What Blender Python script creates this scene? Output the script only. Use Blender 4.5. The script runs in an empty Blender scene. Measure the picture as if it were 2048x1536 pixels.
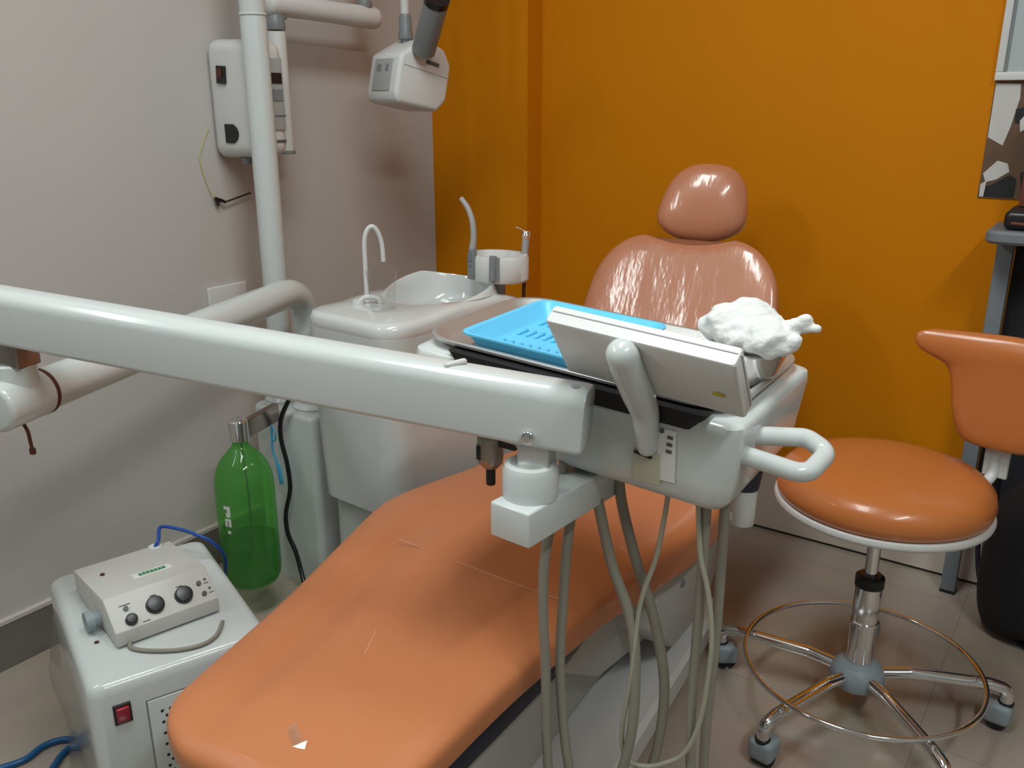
import bpy, bmesh, math, random
from mathutils import Vector, Matrix
random.seed(4)
C = bpy.context.scene.collection
PI = math.pi
R = math.radians
V = Vector

# ------------------------------------------------------------------ materials
def mat(name, col, rough=.5, metal=0.0, coat=0.0, spec=.5, trans=0.0, ior=1.45, alpha=1.0,
        noise=None, bump=None, sss=0.0):
    m = bpy.data.materials.new(name); m.use_nodes = True
    nt = m.node_tree; p = nt.nodes['Principled BSDF']
    p.inputs['Base Color'].default_value = (*col, 1)
    p.inputs['Roughness'].default_value = rough
    p.inputs['Metallic'].default_value = metal
    p.inputs['Specular IOR Level'].default_value = spec
    p.inputs['Coat Weight'].default_value = coat
    p.inputs['Coat Roughness'].default_value = .08
    p.inputs['Transmission Weight'].default_value = trans
    p.inputs['IOR'].default_value = ior
    p.inputs['Alpha'].default_value = alpha
    if sss:
        p.inputs['Subsurface Weight'].default_value = sss
        p.inputs['Subsurface Radius'].default_value = (.01, .01, .01)
    if noise or bump:
        tc = nt.nodes.new('ShaderNodeTexCoord')
    if noise:                       # (scale, strength)
        n = nt.nodes.new('ShaderNodeTexNoise'); n.inputs['Scale'].default_value = noise[0]
        n.inputs['Detail'].default_value = 6
        nt.links.new(tc.outputs['Object'], n.inputs['Vector'])
        mx = nt.nodes.new('ShaderNodeMix'); mx.data_type = 'RGBA'
        s = noise[1]
        mx.inputs[6].default_value = (*[c*(1-s) for c in col], 1)
        mx.inputs[7].default_value = (*[min(1, c*(1+s)) for c in col], 1)
        nt.links.new(n.outputs['Fac'], mx.inputs[0]); nt.links.new(mx.outputs[2], p.inputs['Base Color'])
    if bump:                        # (scale, strength, distance)
        b = nt.nodes.new('ShaderNodeTexNoise'); b.inputs['Scale'].default_value = bump[0]
        b.inputs['Detail'].default_value = 4
        nt.links.new(tc.outputs['Object'], b.inputs['Vector'])
        bp = nt.nodes.new('ShaderNodeBump'); bp.inputs['Strength'].default_value = bump[1]
        bp.inputs['Distance'].default_value = bump[2]
        nt.links.new(b.outputs['Fac'], bp.inputs['Height']); nt.links.new(bp.outputs['Normal'], p.inputs['Normal'])
        if len(bump) > 3:
            nt.links.new(bp.outputs['Normal'], p.inputs['Coat Normal'])
    return m

def floor_mat():
    m = mat('floor tile', (.36, .325, .285), .17, spec=.8)
    nt = m.node_tree; p = nt.nodes['Principled BSDF']
    tc = nt.nodes.new('ShaderNodeTexCoord')
    mp = nt.nodes.new('ShaderNodeMapping'); mp.inputs['Location'].default_value = (.07, .13, 0)
    br = nt.nodes.new('ShaderNodeTexBrick')
    br.offset = 0; br.squash = 1
    br.inputs['Scale'].default_value = 1; br.inputs['Brick Width'].default_value = .6
    br.inputs['Row Height'].default_value = .6; br.inputs['Mortar Size'].default_value = .0018
    br.inputs['Mortar Smooth'].default_value = .3
    br.inputs['Color1'].default_value = (.42, .36, .30, 1); br.inputs['Color2'].default_value = (.405, .345, .285, 1)
    br.inputs['Mortar'].default_value = (.32, .285, .245, 1)
    n = nt.nodes.new('ShaderNodeTexNoise'); n.inputs['Scale'].default_value = 9; n.inputs['Detail'].default_value = 8
    mx = nt.nodes.new('ShaderNodeMix'); mx.data_type = 'RGBA'; mx.blend_type = 'MULTIPLY'; mx.inputs[0].default_value = .25
    nt.links.new(tc.outputs['Object'], mp.inputs[0]); nt.links.new(mp.outputs[0], br.inputs['Vector'])
    nt.links.new(tc.outputs['Object'], n.inputs['Vector'])
    nt.links.new(br.outputs['Color'], mx.inputs[6]); nt.links.new(n.outputs['Color'], mx.inputs[7])
    nt.links.new(mx.outputs[2], p.inputs['Base Color'])
    return m

def clear_mat(name, col, gloss=.06, rough=.04, body=None, bodyw=0.0):
    """tinted clear plastic or liquid: transparent + Fresnel gloss (+ a little cloudy diffuse)"""
    m = bpy.data.materials.new(name); m.use_nodes = True
    nt = m.node_tree; nt.nodes.remove(nt.nodes['Principled BSDF'])
    out = nt.nodes['Material Output']
    t = nt.nodes.new('ShaderNodeBsdfTransparent'); t.inputs[0].default_value = (*col, 1)
    g = nt.nodes.new('ShaderNodeBsdfGlossy'); g.inputs['Roughness'].default_value = rough
    fl = nt.nodes.new('ShaderNodeLayerWeight'); fl.inputs[0].default_value = .5
    pw = nt.nodes.new('ShaderNodeMath'); pw.operation = 'POWER'; pw.inputs[1].default_value = 4
    fr = nt.nodes.new('ShaderNodeMath'); fr.operation = 'MULTIPLY_ADD'; fr.inputs[1].default_value = .45; fr.inputs[2].default_value = .045
    nt.links.new(fl.outputs['Facing'], pw.inputs[0]); nt.links.new(pw.outputs[0], fr.inputs[0])
    mx = nt.nodes.new('ShaderNodeMixShader')
    src = t
    if body:
        d = nt.nodes.new('ShaderNodeBsdfDiffuse'); d.inputs[0].default_value = (*body, 1)
        tr = nt.nodes.new('ShaderNodeBsdfTranslucent'); tr.inputs[0].default_value = (*body, 1)
        m1 = nt.nodes.new('ShaderNodeMixShader'); m1.inputs[0].default_value = .5
        nt.links.new(d.outputs[0], m1.inputs[1]); nt.links.new(tr.outputs[0], m1.inputs[2])
        m2 = nt.nodes.new('ShaderNodeMixShader'); m2.inputs[0].default_value = bodyw
        nt.links.new(t.outputs[0], m2.inputs[1]); nt.links.new(m1.outputs[0], m2.inputs[2]); src = m2
    nt.links.new(fr.outputs[0], mx.inputs[0]); nt.links.new(src.outputs[0], mx.inputs[1]); nt.links.new(g.outputs[0], mx.inputs[2])
    nt.links.new(mx.outputs[0], out.inputs[0])
    return m

def emit_mat(name, col, s):
    m = bpy.data.materials.new(name); m.use_nodes = True
    p = m.node_tree.nodes['Principled BSDF']
    p.inputs['Base Color'].default_value = (*col, 1)
    p.inputs['Emission Color'].default_value = (*col, 1); p.inputs['Emission Strength'].default_value = s
    return m

M = dict(
    wall=mat('warm white paint', (.53, .495, .475), .8, noise=(3, .03), bump=(180, .06, .002)),
    wall_dim=mat('fill-cutting dark wall', (.27, .28, .27), .8, noise=(3, .03)),  # unseen walls, kept dark to cut fill light from behind the camera
    shell=mat('off-white shell', (.46, .45, .42), .4, noise=(3, .03)),
    crease=mat('stretched film line', (.66, .40, .27), .3, noise=(10, .1)),
    orange=mat('orange paint', (.60, .20, .001), .7, spec=.15, noise=(4, .05), bump=(150, .08, .002)),
    pale=mat('pale tile', (.62, .54, .48), .35, noise=(5, .04)),
    skirt=mat('grey skirting tile', (.17, .15, .135), .45, noise=(12, .12)),
    skirt_top=mat('skirting grout', (.55, .49, .47), .7),
    ceil=mat('ceiling paint', (.75, .74, .72), .9, noise=(2, .02)),
    groove=mat('dark joint', (.03, .022, .02), .8),
    white=mat('white enamel', (.57, .60, .595), .22, coat=.35, noise=(2.5, .02)),
    white2=mat('white plastic', (.64, .64, .635), .35, noise=(3, .02)),
    porcelain=mat('porcelain', (.64, .655, .65), .1, coat=.6, noise=(3, .015)),
    cream=mat('cream plastic', (.57, .565, .535), .4, noise=(6, .03)),
    greyp=mat('grey plastic', (.20, .215, .225), .4, noise=(6, .05)),
    greyl=mat('light grey plastic', (.36, .36, .365), .45, noise=(6, .04)),
    greyblue=mat('grey blue plastic', (.27, .315, .34), .45, noise=(6, .05)),
    deskgrey=mat('grey painted steel', (.17, .19, .21), .5, noise=(8, .05)),
    black=mat('black plastic', (.012, .012, .014), .3, noise=(20, .1)),
    soft=mat('soft black cloth', (.012, .012, .016), .7, bump=(60, .3, .004), noise=(20, .2)),
    navy=mat('dark blue rubber', (.014, .018, .035), .5, noise=(20, .1)),
    hose=mat('grey hose', (.26, .24, .20), .45, noise=(14, .10), bump=(40, .1, .001)),
    hose2=mat('pale thin hose', (.37, .355, .28), .4, noise=(14, .08)),
    chrome=mat('chrome', (.80, .80, .82), .10, metal=1, noise=(4, .03)),
    steel=mat('brushed steel', (.62, .62, .61), .42, metal=.85, noise=(6, .05)),
    bowl=mat('polished bowl steel', (.50, .49, .48), .16, metal=1, noise=(6, .05)),
    darkmetal=mat('dull dark metal', (.30, .28, .26), .3, metal=1, noise=(8, .2)),
    bracket=mat('bracket metal', (.48, .40, .36), .28, metal=1, noise=(5, .1)),
    blue=mat('sky blue plastic', (.13, .56, .86), .35, noise=(5, .04)),
    cable_blue=mat('blue cable', (.01, .07, .33), .4, noise=(20, .1)),
    hose_blue=mat('blue air hose', (.006, .09, .24), .35, noise=(20, .1)),
    tie=mat('light blue ribbon', (.07, .38, .68), .5, noise=(20, .1)),
    cotton=mat('cotton wool', (.70, .70, .69), .95, noise=(30, .03), bump=(140, .5, .004), sss=.1),
    red=mat('red rocker', (.30, .004, .02), .15, coat=.5, noise=(10, .1)),
    brown=mat('dark brown rust', (.09, .025, .014), .6, noise=(30, .6)),
    wire=mat('yellow wire', (.55, .52, .18), .5, noise=(20, .1)),
    yellow=mat('yellow sticker', (.45, .38, .04), .5, noise=(90, .5)),
    tape=mat('yellowed tape', (.55, .53, .40), .5, noise=(20, .05)),
    paper=mat('white label', (.74, .74, .73), .6, noise=(20, .03)),
    green=mat('green print', (.03, .22, .09), .6, noise=(30, .1)),
    ink=mat('grey ink', (.10, .10, .10), .7, noise=(30, .1)),
    rubber=mat('black rubber strip', (.008, .007, .009), .6, noise=(20, .2)),
    board=mat('pale grey board', (.42, .47, .48), .35, noise=(3, .03)),
    photo_dark=mat('dark print', (.02, .02, .022), .4, noise=(40, .6)),
    photo_brown=mat('brown print', (.13, .075, .045), .4, noise=(25, .4)),
    photo_white=mat('white print', (.58, .56, .54), .4, noise=(12, .15)),
    redbrown=mat('red brown board', (.16, .045, .025), .5, noise=(10, .2)),
    floor=floor_mat(),
    bottle=clear_mat('green bottle plastic', (.48, .90, .38), rough=.05, body=(.20, .62, .17), bodyw=.36),
    water=clear_mat('water', (.24, .66, .22), rough=.02),
    glass=clear_mat('clear glass', (.985, .99, .99), rough=.02),
    film=clear_mat('clear plastic sheet', (.92, .93, .92), rough=.12, body=(.75, .75, .72), bodyw=.16),
    tubeglow=emit_mat('lit tube', (.95, 1, .98), 3),
)
def vinyl(name, col, rough, coat, bs):
    return mat(name, col, rough, coat=coat, noise=(3, .06), bump=(*bs, 1))
M['vinyl'] = vinyl('orange vinyl', (.53, .185, .072), .45, .25, (7, .12, .01))
M['vinyl_film'] = vinyl('orange vinyl under clear film', (.52, .20, .105), .34, 1.0, (9, .34, .012))
_nt = M['vinyl_film'].node_tree
_nt.nodes['Principled BSDF'].inputs['Coat Roughness'].default_value = .13
_mp = _nt.nodes.new('ShaderNodeMapping'); _mp.inputs['Scale'].default_value = (1.6, 1.0, .35)     # folds run up the back
for _l in list(_nt.links):
    if _l.to_socket.name == 'Vector' and _l.to_node.type == 'TEX_NOISE' and _l.to_node.inputs['Scale'].default_value == 9:
        _nt.links.new(_l.from_socket, _mp.inputs[0]); _nt.links.new(_mp.outputs[0], _l.to_socket); break
M['vinyl_stool'] = vinyl('orange stool vinyl', (.50, .155, .04), .30, .3, (6, .08, .01))

# ------------------------------------------------------------------ mesh helpers
def NB(): return bmesh.new()

def add_box(bm, c, s, rot=None, bev=0.0, seg=3, verts=None):
    t = bmesh.new(); bmesh.ops.create_cube(t, size=1)
    bmesh.ops.scale(t, vec=s, verts=t.verts)
    if verts:
        for v in t.verts: v.co = verts(v.co.copy())
    if bev:
        bmesh.ops.bevel(t, geom=list(t.edges), offset=bev, segments=seg, profile=.5, affect='EDGES')
    mtx = Matrix.Translation(c) @ (rot.to_4x4() if rot is not None else Matrix.Identity(4))
    bmesh.ops.transform(t, matrix=mtx, verts=t.verts)
    join(bm, t)

def join(bm, t):
    me = bpy.data.meshes.new('tmp'); t.to_mesh(me); t.free(); bm.from_mesh(me); bpy.data.meshes.remove(me)

def frame(d, hint=V((0, 0, 1))):
    d = d.normalized()
    if abs(d.dot(hint)) > .98: hint = V((1, 0, 0))
    a = d.cross(hint).normalized(); b = a.cross(d).normalized()
    return a, b

def rings(bm, rs, closed=True, cap=True):
    """skin a list of rings (lists of points)"""
    L = [[bm.verts.new(p) for p in r] for r in rs]
    n = len(L[0])
    for i in range(len(L)-1):
        for j in range(n if closed else n-1):
            k = (j+1) % n
            try: bm.faces.new((L[i][j], L[i][k], L[i+1][k], L[i+1][j]))
            except ValueError: pass
    if cap:
        for r in (L[0][::-1], L[-1]):
            try: bm.faces.new(r)
            except ValueError: pass
    bmesh.ops.recalc_face_normals(bm, faces=bm.faces)
    return L

def add_cyl(bm, p, q, r, r2=None, n=32, bev=0.0):
    p, q = V(p), V(q); r2 = r if r2 is None else r2
    a, b = frame(q-p); d = (q-p).normalized()
    def ring(c, rad): return [c + (a*math.cos(2*PI*i/n) + b*math.sin(2*PI*i/n))*rad for i in range(n)]
    rs = []
    t = bmesh.new()
    if bev:
        for k in range(5):
            th = PI/2*k/4; rs.append(ring(p + d*(bev*(1-math.sin(th))), r - bev*(1-math.cos(PI/2-th)) if False else r-bev+bev*math.sin(th)))
        for k in range(5):
            th = PI/2*k/4; rs.append(ring(q - d*(bev*(1-math.cos(th))) , r2-bev+bev*math.cos(th)) if k else ring(q - d*bev, r2))
        rs[-5:] = [ring(q - d*bev + d*bev*math.sin(PI/2*k/4), r2-bev+bev*math.cos(PI/2*k/4)) for k in range(5)]
    else:
        rs = [ring(p, r), ring(q, r2)]
    rings(t, rs); join(bm, t)

def smooth_path(pts, sub=8):
    pts = [V(p) for p in pts]
    if len(pts) < 3: return pts
    P = [pts[0]*2-pts[1]] + pts + [pts[-1]*2-pts[-2]]; out = []
    for i in range(1, len(P)-2):
        for k in range(sub):
            t = k/sub; a, b, c, d = P[i-1:i+3]
            out.append(.5*((2*b) + (c-a)*t + (2*a-5*b+4*c-d)*t*t + (3*b-a-3*c+d)*t**3))
    out.append(pts[-1]); return out

def add_tube(bm, pts, r, n=14, sub=8, smooth=True, cap=True, radii=None, round_end=False):
    path = smooth_path(pts, sub) if smooth else [V(p) for p in pts]
    t = bmesh.new(); rs = []; N = len(path)
    d = (path[1]-path[0]).normalized(); a, b = frame(d)
    for i, p in enumerate(path):
        dd = (path[min(i+1, N-1)]-path[max(i-1, 0)]).normalized()
        a = (a - dd*a.dot(dd)).normalized(); b = dd.cross(a)
        rr = r if radii is None else radii(i/(N-1))
        rs.append([p + (a*math.cos(2*PI*k/n) + b*math.sin(2*PI*k/n))*rr for k in range(n)])
    if round_end:
        for end in (0, -1):
            p = path[end]; dd = ((path[0]-path[1]) if end == 0 else (path[-1]-path[-2])).normalized()
            ex = []
            base = rs[end]
            for k in range(1, 5):
                th = PI/2*k/4.4
                ex.append([p + (q-p)*math.cos(th) + dd*(q-p).length*math.sin(th)*round_end for q in base])
            if end == 0: rs = ex[::-1] + rs
            else: rs = rs + ex
    rings(t, rs, cap=cap); join(bm, t)

def arc_path(pts, rad, n=8):
    """polyline with rounded corners"""
    pts = [V(p) for p in pts]; out = [pts[0]]
    for i in range(1, len(pts)-1):
        a, b, c = pts[i-1], pts[i], pts[i+1]
        u = (a-b).normalized(); w = (c-b).normalized(); ang = u.angle(w)
        tl = min(rad/math.tan(ang/2), (a-b).length*.49, (c-b).length*.49)
        s = b+u*tl; e = b+w*tl
        for k in range(n+1):
            t = k/n; out.append(s*(1-t)**2 + b*2*t*(1-t) + e*t*t)
    out.append(pts[-1]); return out

def add_lathe(bm, prof, c=(0, 0, 0), n=48, axis=None):
    t = bmesh.new(); c = V(c)
    rs = [[V((max(r, 1e-4)*math.cos(2*PI*i/n), max(r, 1e-4)*math.sin(2*PI*i/n), z)) for i in range(n)] for r, z in prof]
    rings(t, rs, cap=False)
    bmesh.ops.remove_doubles(t, verts=t.verts, dist=2e-4)
    bmesh.ops.recalc_face_normals(t, faces=t.faces)
    mtx = Matrix.Translation(c)
    if axis is not None: mtx = mtx @ V((0, 0, 1)).rotation_difference(V(axis).normalized()).to_matrix().to_4x4()
    bmesh.ops.transform(t, matrix=mtx, verts=t.verts); join(bm, t)

def rr(w, d, r, z, n=6, cx=0, cy=0):
    """rounded rectangle ring, full sizes w x d"""
    out = []
    r = max(min(r, w/2-1e-4, d/2-1e-4), 1e-4)
    for sx, sy, a0 in ((1, 1, 0), (-1, 1, 90), (-1, -1, 180), (1, -1, 270)):
        for k in range(n+1):
            a = R(a0+90*k/n)
            out.append(V((cx+sx*(w/2-r)+r*math.cos(a), cy+sy*(d/2-r)+r*math.sin(a), z)))
    return out

def sup(c, u, n, w, t, e=3.0, N=44):
    """superellipse ring about centre c with axes u (half w) and n (half t)"""
    out = []
    for k in range(N):
        a = 2*PI*k/N; ca, sa = math.cos(a), math.sin(a)
        out.append(c + u*(w*math.copysign(abs(ca)**(2/e), ca)) + n*(t*math.copysign(abs(sa)**(2/e), sa)))
    return out

XF = {}          # world matrix of every top-level Empty
def _fin(me, smooth, angle):
    if smooth:
        for p in me.polygons: p.use_smooth = True
        me.set_sharp_from_angle(angle=R(angle))

def obj(name, bm, m, parent=None, world=True, smooth=True, angle=38, label=None, extra=()):
    """one mesh object; geometry is given in world coordinates (or in the parent's when world=False)"""
    for i, (b2, m2) in enumerate(extra):          # surface pattern: lettering, holes
        for f in b2.faces: f.material_index = i+1
        join(bm, b2)
    root = parent
    while root is not None and root.parent is not None: root = root.parent
    if root is not None and world and root.name in XF:
        bmesh.ops.transform(bm, matrix=XF[root.name].inverted(), verts=bm.verts)
    me = bpy.data.meshes.new(name); bm.to_mesh(me); bm.free(); _fin(me, smooth, angle)
    o = bpy.data.objects.new(name, me); C.objects.link(o)
    me.materials.append(M[m] if isinstance(m, str) else m)
    for b2, m2 in extra: me.materials.append(M[m2])
    if parent is not None: o.parent = parent
    if label: o['label'] = label
    return o

def tag(o, label, cat, group=None, kind=None):
    o['label'] = label; o['category'] = cat
    if group: o['group'] = group
    if kind: o['kind'] = kind
    return o

def thing(name, label, cat, loc=(0, 0, 0), rot=None, group=None):
    o = bpy.data.objects.new(name, None); C.objects.link(o); o.empty_display_size = .05
    mtx = Matrix.Translation(V(loc)) @ (rot.to_4x4() if rot is not None else Matrix.Identity(4))
    o.location = V(loc)
    if rot is not None: o.rotation_euler = rot.to_euler()
    XF[o.name] = mtx
    return tag(o, label, cat, group)

def single(name, bm, m, label, cat, loc=None, group=None, **k):
    """a thing that is one mesh: origin moved to loc"""
    if loc is not None: bmesh.ops.translate(bm, vec=-V(loc), verts=bm.verts)
    o = obj(name, bm, m, **k)
    if loc is not None: o.location = V(loc)
    return tag(o, label, cat, group)

def struct(name, bm, m, parent=None, **k):
    o = obj(name, bm, m, parent, **k)
    if parent is None: o['kind'] = 'structure'
    return o

def RZ(a): return Matrix.Rotation(a, 3, 'Z')
def RX(a): return Matrix.Rotation(a, 3, 'X')
def RY(a): return Matrix.Rotation(a, 3, 'Y')

def box(name, m, lo, hi, parent=None, bev=0.0, fn=obj, **k):
    lo, hi = V(lo), V(hi); bm = NB(); add_box(bm, (lo+hi)/2, hi-lo, bev=bev)
    return fn(name, bm, m, parent, **k)

# ------------------------------------------------------------------ the room
RXR, RYF, RZC = 3.7, -4.0, 2.75
box('floor', 'floor', (-.12, RYF-.12, -.1), (RXR+.12, .12, 0), fn=struct, smooth=False)
box('ceiling', 'ceil', (-.12, RYF-.12, RZC), (RXR+.12, .12, RZC+.1), fn=struct, smooth=False)
box('wall_left', 'wall', (-.12, RYF-.12, 0), (0, .12, RZC), fn=struct, smooth=False)
box('wall_back', 'orange', (0, 0, 0), (RXR, .12, RZC), fn=struct, smooth=False)
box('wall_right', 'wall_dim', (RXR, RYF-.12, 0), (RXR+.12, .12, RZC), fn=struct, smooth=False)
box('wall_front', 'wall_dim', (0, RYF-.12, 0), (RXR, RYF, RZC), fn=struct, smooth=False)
box('trim_1', 'orange', (0, -.078, 0), (.369, 0, RZC), fn=struct, smooth=False)          # boxed-out corner
bb = box('baseboard_left', 'skirt', (0, RYF, 0), (.012, -.078, .108), fn=struct, smooth=False)
box('cap', 'skirt_top', (0, RYF, .108), (.0135, -.078, .117), parent=bb, smooth=False)
bb = box('baseboard_back', 'pale', (.369, -.012, .008), (RXR, 0, .235), fn=struct, smooth=False)
box('joint', 'groove', (.369, -.009, 0), (RXR, 0, .008), parent=bb, smooth=False)

# ------------------------------------------------------------------ lamps on the ceiling
def ceiling_lamp(x, y, ang, L, power, label, size=.10):
    t = thing('ceiling_light', label, 'lamp', (x, y, RZC), RZ(ang), 'tube lights on the ceiling')
    bm = NB(); add_box(bm, (0, 0, -.03), (L+.08, .10, .06), bev=.008); obj('housing', bm, 'white2', t, world=False)
    for s in (-1, 1):
        bm = NB(); add_cyl(bm, (-L/2, .028*s, -.078), (L/2, .028*s, -.078), .013, n=16); obj('lamp_tube', bm, 'tubeglow', t, world=False)
    ld = bpy.data.lights.new('tube_light', 'AREA'); ld.shape = 'RECTANGLE'; ld.size = L; ld.size_y = size
    ld.energy = power; ld.color = (.93, 1.0, .985)
    lo = bpy.data.objects.new('tube_light', ld); C.objects.link(lo); lo.parent = t; lo.location = (0, 0, -.10)
    return t
ceiling_lamp(2.75, -2.25, R(90), 1.2, 20, 'tube light fitting on the ceiling behind the camera, nearest the right wall', .16)
ceiling_lamp(1.25, -1.75, R(90), 1.2, 19, 'tube light fitting on the ceiling above the leg rest of the dental chair', .40)

wt = thing('wall_light', 'tube light fitting high on the left wall, left of and behind the camera', 'lamp', (0, -2.75, 2.2))
box('housing', 'white2', (.0, -3.40, 2.17), (.05, -2.10, 2.23), parent=wt, bev=.006)
bm = NB(); add_cyl(bm, (.075, -3.35, 2.2), (.075, -2.15, 2.2), .014, n=16); add_box(bm, (.055, -3.36, 2.2), (.05, .02, .03)); add_box(bm, (.055, -2.14, 2.2), (.05, .02, .03)); obj('lamp_tube', bm, 'tubeglow', wt)
ld = bpy.data.lights.new('tube_light', 'AREA'); ld.shape = 'RECTANGLE'; ld.size = .10; ld.size_y = 1.2; ld.energy = 13; ld.color = (.93, 1.0, .985)
lo = bpy.data.objects.new('tube_light', ld); C.objects.link(lo); lo.parent = wt; lo.location = (.10, 0, 0); lo.rotation_euler = (0, R(-75), 0)

# ------------------------------------------------------------------ x-ray machine on the left wall
xr = thing('dental_xray_machine', 'white wall-mounted dental x-ray machine with jointed arm and grey tube head', 'x-ray machine', (0, -.85, 1.2))
bm = NB()
def xb(co):
    if co.x > 0: co.y *= .93; co.z *= .96
    return co
add_box(bm, (.085, -.8825, 1.214), (.17, .108, .278), bev=.030, seg=5, verts=xb)
cb = obj('control_box', bm, 'white2', xr)
bm = NB(); add_box(bm, (.1712, -.8765, 1.225), (.004, .062, .165), bev=.0015)
ink = NB()
for k in range(5): add_box(ink, (.1736, -.876+.007*k, 1.176), (.002, .005, .003))
obj('control_panel', bm, 'greyl', cb, extra=[(ink, 'ink')])
for z, h, mm in ((1.262, .024, 'black'), (1.224, .026, 'greyp')):
    bm = NB(); add_box(bm, (.1738, -.866, z), (.003, .030, h)); obj('display', bm, mm, cb)
bm = NB(); add_box(bm, (.1704, -.862, 1.117), (.002, .030, .007), bev=.0008); obj('name_badge', bm, 'ink', cb)
bm = NB(); add_box(bm, (.062, -.9375, 1.270), (.030, .006, .040), rot=RY(R(4))); sw = obj('power_switch', bm, 'black', cb)
bm = NB(); add_box(bm, (.060, -.9415, 1.273), (.016, .005, .022), rot=RY(R(4))); obj('rocker', bm, 'brown', sw)
bm = NB(); add_box(bm, (.072, -.9355, 1.135), (.030, .006, .044)); add_cyl(bm, (.082, -.9325, 1.135), (.082, -.9390, 1.135), .021, n=20); obj('socket', bm, 'black', cb)
bm = NB(); add_cyl(bm, (.085, -.90, 1.078), (.085, -.90, 1.062), .016, .012, n=16); obj('cable_gland', bm, 'greyp', cb)
PX, PY = .102, -.795
bm = NB(); add_cyl(bm, (PX, PY, 1.090), (PX, PY, 1.372), .0245, bev=.002); po = obj('post', bm, 'white2', xr)
bm = NB(); add_lathe(bm, [(.0, 1.082), (.026, 1.082), (.0275, 1.086), (.026, 1.091), (0, 1.091)], (PX, PY, 0)); obj('end_ring', bm, 'greyp', po)
bm = NB(); add_box(bm, (.048, -.80, 1.22), (.096, .05, .25), bev=.012); obj('wall_bracket', bm, 'white2', xr)
bm = NB(); add_lathe(bm, [(0, 1.376), (.0245, 1.376), (.0255, 1.382), (.024, 1.400), (.018, 1.412), (0, 1.415)], (PX, PY, 0)); add_box(bm, (PX, PY+.010, 1.408), (.030, .040, .014), bev=.004); obj('lower_joint', bm, 'greyp', xr)
bm = NB()
add_tube(bm, [(PX, PY-.012, 1.434), (PX, PY+.06, 1.434), (PX, PY+.25, 1.430), (PX, PY+.350, 1.428)], .028, n=24, sub=6, round_end=.7, radii=lambda s: .027 if s < .6 else .027+.002*min(1, (s-.6)*5))
ar = obj('horizontal_arm', bm, 'white2', xr)
bm = NB(); add_lathe(bm, [(0, 1.452), (.020, 1.450), (.022, 1.458), (.019, 1.470), (0, 1.470)], (PX, PY+.318, 0)); obj('upper_joint', bm, 'greyp', xr)
bm = NB(); add_cyl(bm, (PX, PY+.318, 1.468), (PX+.01, PY+.30, 1.98), .017); obj('lift_arm', bm, 'white2', xr)
HX = V((.283, -.512, 1.272))
bm = NB(); add_tube(bm, [(PX+.01, PY+.30, 1.985), (.18, -.50, 1.97), (.270, -.512, 1.62), (.272, -.507, 1.40)], .011, n=16); obj('drop_arm', bm, 'white2', xr)
bm = NB()
add_lathe(bm, [(0, 1.425), (.013, 1.425), (.0165, 1.415), (.0165, 1.385), (.019, 1.38), (.019, 1.365), (.013, 1.36), (.013, 1.335), (0, 1.335)], (HX.x-.011, HX.y+.005, 0), n=24)
obj('yoke_joint', bm, 'greyp', xr)

# tube head: a chamfered block, control panel on its -Y end
def head_poly(bm):
    prof = [(-.082, -.066), (-.070, -.084), (.060, -.078), (.084, -.044), (.084, .044), (.056, .080), (-.010, .092), (-.082, .034)]
    t = bmesh.new()
    a = [t.verts.new((-.066, y, z)) for y, z in prof]; b = [t.verts.new((.066, y, z)) for y, z in prof]
    n = len(prof)
    t.faces.new(a); t.faces.new(b[::-1])
    for i in range(n): t.faces.new((a[i], b[i], b[(i+1) % n], a[(i+1) % n]))
    bmesh.ops.recalc_face_normals(t, faces=t.faces)
    bmesh.ops.bevel(t, geom=list(t.edges), offset=.012, segments=4, profile=.5, affect='EDGES')
    join(bm, t)
HR = Matrix.Translation(HX) @ RZ(R(-12)).to_4x4() @ RX(R(-13)).to_4x4()
def hl(bm):
    bmesh.ops.transform(bm, matrix=HR, verts=bm.verts); return bm
bm = NB(); head_poly(bm); hd = obj('tube_head', hl(bm), 'white2', xr)
bm = NB(); add_box(bm, (0, -.0825, -.016), (.076, .004, .080), bev=.0015); pn = obj('touch_panel', hl(bm), 'greyl', hd)
for x, w_ in ((-.016, .018), (.018, .010)):
    bm = NB(); add_box(bm, (x, -.0850, .002), (w_, .002, .016)); obj('button', hl(bm), 'greyp', pn)
bm = NB(); add_box(bm, (.0665, .020, .036), (.0015, .042, .010), bev=.0006); obj('name_badge', hl(bm), 'ink', hd)
bm = NB(); add_box(bm, (.0664, .006, .012), (.0012, .150, .0012)); obj('seam', hl(bm), 'greyl', hd)
bm = NB(); add_cyl(bm, (.02, .084, -.02), (.02, .094, -.02), .014, n=20); obj('side_knob', hl(bm), 'black', hd)
bm = NB(); add_cyl(bm, (.358, -.539, 1.333), (.447, -.590, 1.441), .0300, .0300, bev=.003); obj('aiming_cone', bm, 'greyp', xr)
bm = NB(); add_cyl(bm, (.441, -.5866, 1.434), (.450, -.5917, 1.445), .0308, n=32); obj('cone_end', bm, 'black', xr)

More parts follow.
